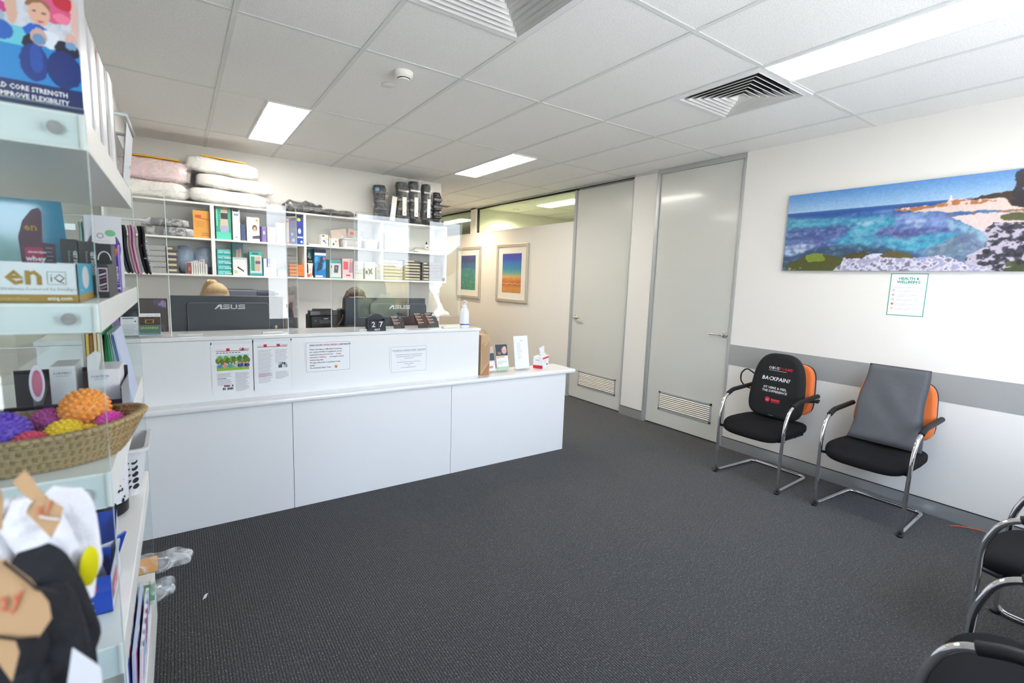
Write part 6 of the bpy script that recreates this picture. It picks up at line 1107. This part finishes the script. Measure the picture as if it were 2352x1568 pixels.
# --- bottom level: plastic packs and magazines
for k, (y, z, l, c, lab) in enumerate([(-.60, .060, .16, (244, 170, 60), 'clear plastic pack with an orange label poking past the glass'), (-.70, .005, .11, (20, 150, 84), 'clear plastic pack with a green label below the orange one')]):
    t = thing('plastic_pack', lab, 'packet', (-.40, y, S5+z), 'clear packs on the bottom shelf'); b = MB(); b.sq((-.440+l*.40, y, S5+z+.028), (l*.62, .05, .027), CRINK, .7, .7, nu=50, nv=18, disp=lambda p: p*(1+.13*math.sin(p.x*70+p.y*40)*math.cos(p.y*80))); b.build('film', t)
    b = MB(); b.box(-.48, -.392 if k else -.385, y-.035, y+.030, S5+z+.012, S5+z+.04, flat(*c)); b.build('label_card', t)
for k in range(3):
    b = MB(); M = Matrix.Translation((-.425+.009*k, -1.12, S5)) @ Matrix.Rotation(.03*k, 4, 'Y'); b.box(-.004, .004, -.20+.03*k, .20-.02*k, 0, .215-.01*k, [flat(232, 234, 244), flat(200, 210, 236), flat(240, 240, 246)][k], M=M)
    for q in range(7): b.box(.0038, .0046, -.19+.03*k+q*.05, -.165+.03*k+q*.05, .10, .20, [flat(30, 60, 160), flat(206, 50, 110), flat(90, 130, 200), flat(236, 236, 240)][(q+k) % 4], M=M)
    T(b, 'magazine', 'upright magazine on the bottom shelf, %s' % ['innermost of three', 'middle of three', 'outermost of three'][k], 'magazine', 'magazines on the bottom shelf')
for k in range(2): b = MB(); b.box(-.56, -.415+.004*k, -1.53, -1.40, S5+.001+.09*k, S5+.088+.09*k, [flat(196, 200, 222), flat(206, 212, 228)][k], bev=.002); T(b, 'pale_carton', 'pale lilac carton behind the near glass, %s' % ['lower one', 'upper one'][k], 'box', 'pale cartons on the bottom shelf')
# ================================================================== SOCK STAND NEAREST THE VIEWER
t = thing('sock_stand', 'black wire stand holding carded grip socks', 'stand', (-.92, -1.96, 0)); b = MB(); b.lathe([(.20, 0), (.20, .012), (.02, .02)], BLKP, (-.92, -1.96, 0)); b.tube([(-.92, -1.96, .015), (-.92, -1.96, 1.40)], .014, BLKP); b.build('post', t)
for z, y in ((1.249, -1.96), (1.138, -2.06)): b = MB(); b.tube([(-.92, -1.96, z), (-.80, y, z), (-.47, y, z)], .0032, BLKP, seg=8); b.build('hook_arm', t)
RDI = flat(226, 92, 72)
def cloth_tube(name, t, pts, hw, tk, m, wav=0.):
    Pn = []; Q_ = bend([tuple(at(x, y, Y=Y)) for x, y, Y in pts], .03, 5); b = MB(); n = len(Q_); sg = 22; vs = []; fs = []; vd = (Q_[n//2]-Vector(CAM)).normalized()
    for i, p in enumerate(Q_):
        u = i/(n-1); tg = (Q_[min(i+1, n-1)]-Q_[max(i-1, 0)]).normalized(); sd = tg.cross(vd).normalized(); nn = tg.cross(sd).normalized(); e = min(1, (u*7+.3), (1-u)*5+.12)**.6; w_ = hw*e*(1+.14*math.sin(u*4+1))
        for k in range(sg): a = 2*PI*k/sg; vs.append(p+sd*w_*math.cos(a)+nn*tk*e*math.sin(a)*(1+wav*math.sin(4*a+u*9)+.12*math.sin(u*31)))
    for i in range(n-1):
        for k in range(sg): fs.append((i*sg+k, i*sg+(k+1) % sg, (i+1)*sg+(k+1) % sg, (i+1)*sg+k))
    b.add(vs, fs, m, None, True); b.add(vs[:sg], [tuple(range(sg))], m, None, True); b.add(vs[-sg:], [tuple(range(sg))], m, None, True); return b.build(name, t)
def card_px(name, t, px, Y, m, th=.0012):
    b = MB(); P = [Vector(at(x, y, Y=Y)) for x, y in px]; k = len(P); b.add(P+[p+Vector((0, th, 0)) for p in P], [tuple(range(k)), tuple(range(2*k-1, k-1, -1))]+[(i, (i+1) % k, k+(i+1) % k, k+i) for i in range(k)], m); return b.build(name, t)
def cords(name, t, lines_, Y, r, m):
    for L_ in lines_: b = MB(); b.tube([tuple(at(x, y, Y=Y)) for x, y in L_], r, m, seg=6); b.build(name, t)
WS = mat('white_sock_cloth', (.80, .80, .85), .9, bump=.3, bscale=120); BS = mat('black_sock_cloth', (.012, .013, .018), .9, bump=.3, bscale=120)
t = thing('carded_socks', 'white grip socks on a kraft card with a big yellow sticker', 'socks', (-.45, -2.04, 1.06), 'carded grip socks nearest the viewer')
cloth_tube('sock', t, [(100, 1135, -2.02), (150, 1165, -2.02), (172, 1230, -2.02), (190, 1300, -2.02), (204, 1372, -2.02)], .022, .011, WS, .2)
cloth_tube('sock', t, [(62, 1140, -2.05), (70, 1190, -2.05), (115, 1265, -2.05), (165, 1335, -2.05), (200, 1378, -2.05)], .022, .011, WS, .2)
card_px('kraft_card', t, [(28, 1108), (57, 1079), (76, 1100), (84, 1118), (94, 1128), (128, 1156), (146, 1166), (137, 1200), (118, 1236), (60, 1178), (72, 1150), (46, 1128)], -2.075, KRAFT)
cords('elastic', t, [[(58, 1175), (62, 1160), (75, 1150)], [(90, 1186), (112, 1190), (136, 1192)], [(112, 1142), (126, 1146), (150, 1150)]], -2.078, .0012, flat(236, 236, 240)); cords('red_marking', t, [[(86, 1168), (92, 1163), (94, 1170), (88, 1176), (95, 1182)], [(104, 1184), (110, 1172), (114, 1160), (117, 1152)], [(104, 1184), (107, 1176)]], -2.0775, .0007, RDI)
card_px('sticker_backing', t, [(178+26*math.cos(a)+10+3*math.sin(3*a), 1302+48*math.sin(a)) for a in [2*PI*k/20 for k in range(20)]], -2.082, flat(236, 236, 242)); card_px('yellow_sticker', t, [(205+22*math.cos(a)-5*math.sin(a), 1300+46*math.sin(a)) for a in [2*PI*k/24 for k in range(24)]], -2.086, flat(240, 230, 12))
t = thing('carded_socks', 'white grip socks on a kraft card, cut by the left frame edge', 'socks', (-.53, -2.03, 1.09), 'carded grip socks nearest the viewer')
cloth_tube('sock', t, [(2, 1150, -2.02), (6, 1200, -2.02), (14, 1250, -2.02), (16, 1296, -2.02)], .017, .010, WS, .2); card_px('kraft_card', t, [(-30, 1120), (-4, 1110), (8, 1150), (4, 1215), (-30, 1230)], -2.06, KRAFT); card_px('kraft_card', t, [(22, 1150), (36, 1140), (42, 1200), (50, 1262), (40, 1270), (26, 1210)], -2.04, KRAFT)
t = thing('carded_socks', 'black grip socks on a kraft card at the bottom left corner', 'socks', (-.44, -2.14, .99), 'carded grip socks nearest the viewer')
cloth_tube('sock', t, [(20, 1300, -2.10), (80, 1310, -2.10), (140, 1400, -2.10), (180, 1470, -2.10), (215, 1580, -2.10)], .024, .013, BS, .25); cloth_tube('sock', t, [(0, 1400, -2.13), (60, 1440, -2.13), (110, 1520, -2.13), (150, 1640, -2.13)], .038, .016, BS, .25); cloth_tube('sock', t, [(-10, 1460, -2.15), (10, 1540, -2.15), (40, 1660, -2.15)], .03, .014, BS, .2)
card_px('kraft_card', t, [(-20, 1288), (14, 1284), (26, 1298), (70, 1330), (112, 1384), (118, 1420), (88, 1466), (34, 1468), (44, 1500), (28, 1566), (-20, 1500)], -2.175, KRAFT); cords('elastic', t, [[(8, 1290), (60, 1330), (84, 1352), (130, 1362)], [(-4, 1462), (40, 1468), (88, 1464)]], -2.178, .0013, BLKP); cords('red_marking', t, [[(-2, 1380), (10, 1372), (14, 1388), (4, 1398), (16, 1402)], [(26, 1410), (38, 1388), (48, 1358)], [(34, 1372), (42, 1380)]], -2.1775, .0009, RDI)
card_px('white_label', t, [(166, 1488), (232, 1532), (238, 1600), (150, 1600)], -2.16, flat(226, 228, 234))
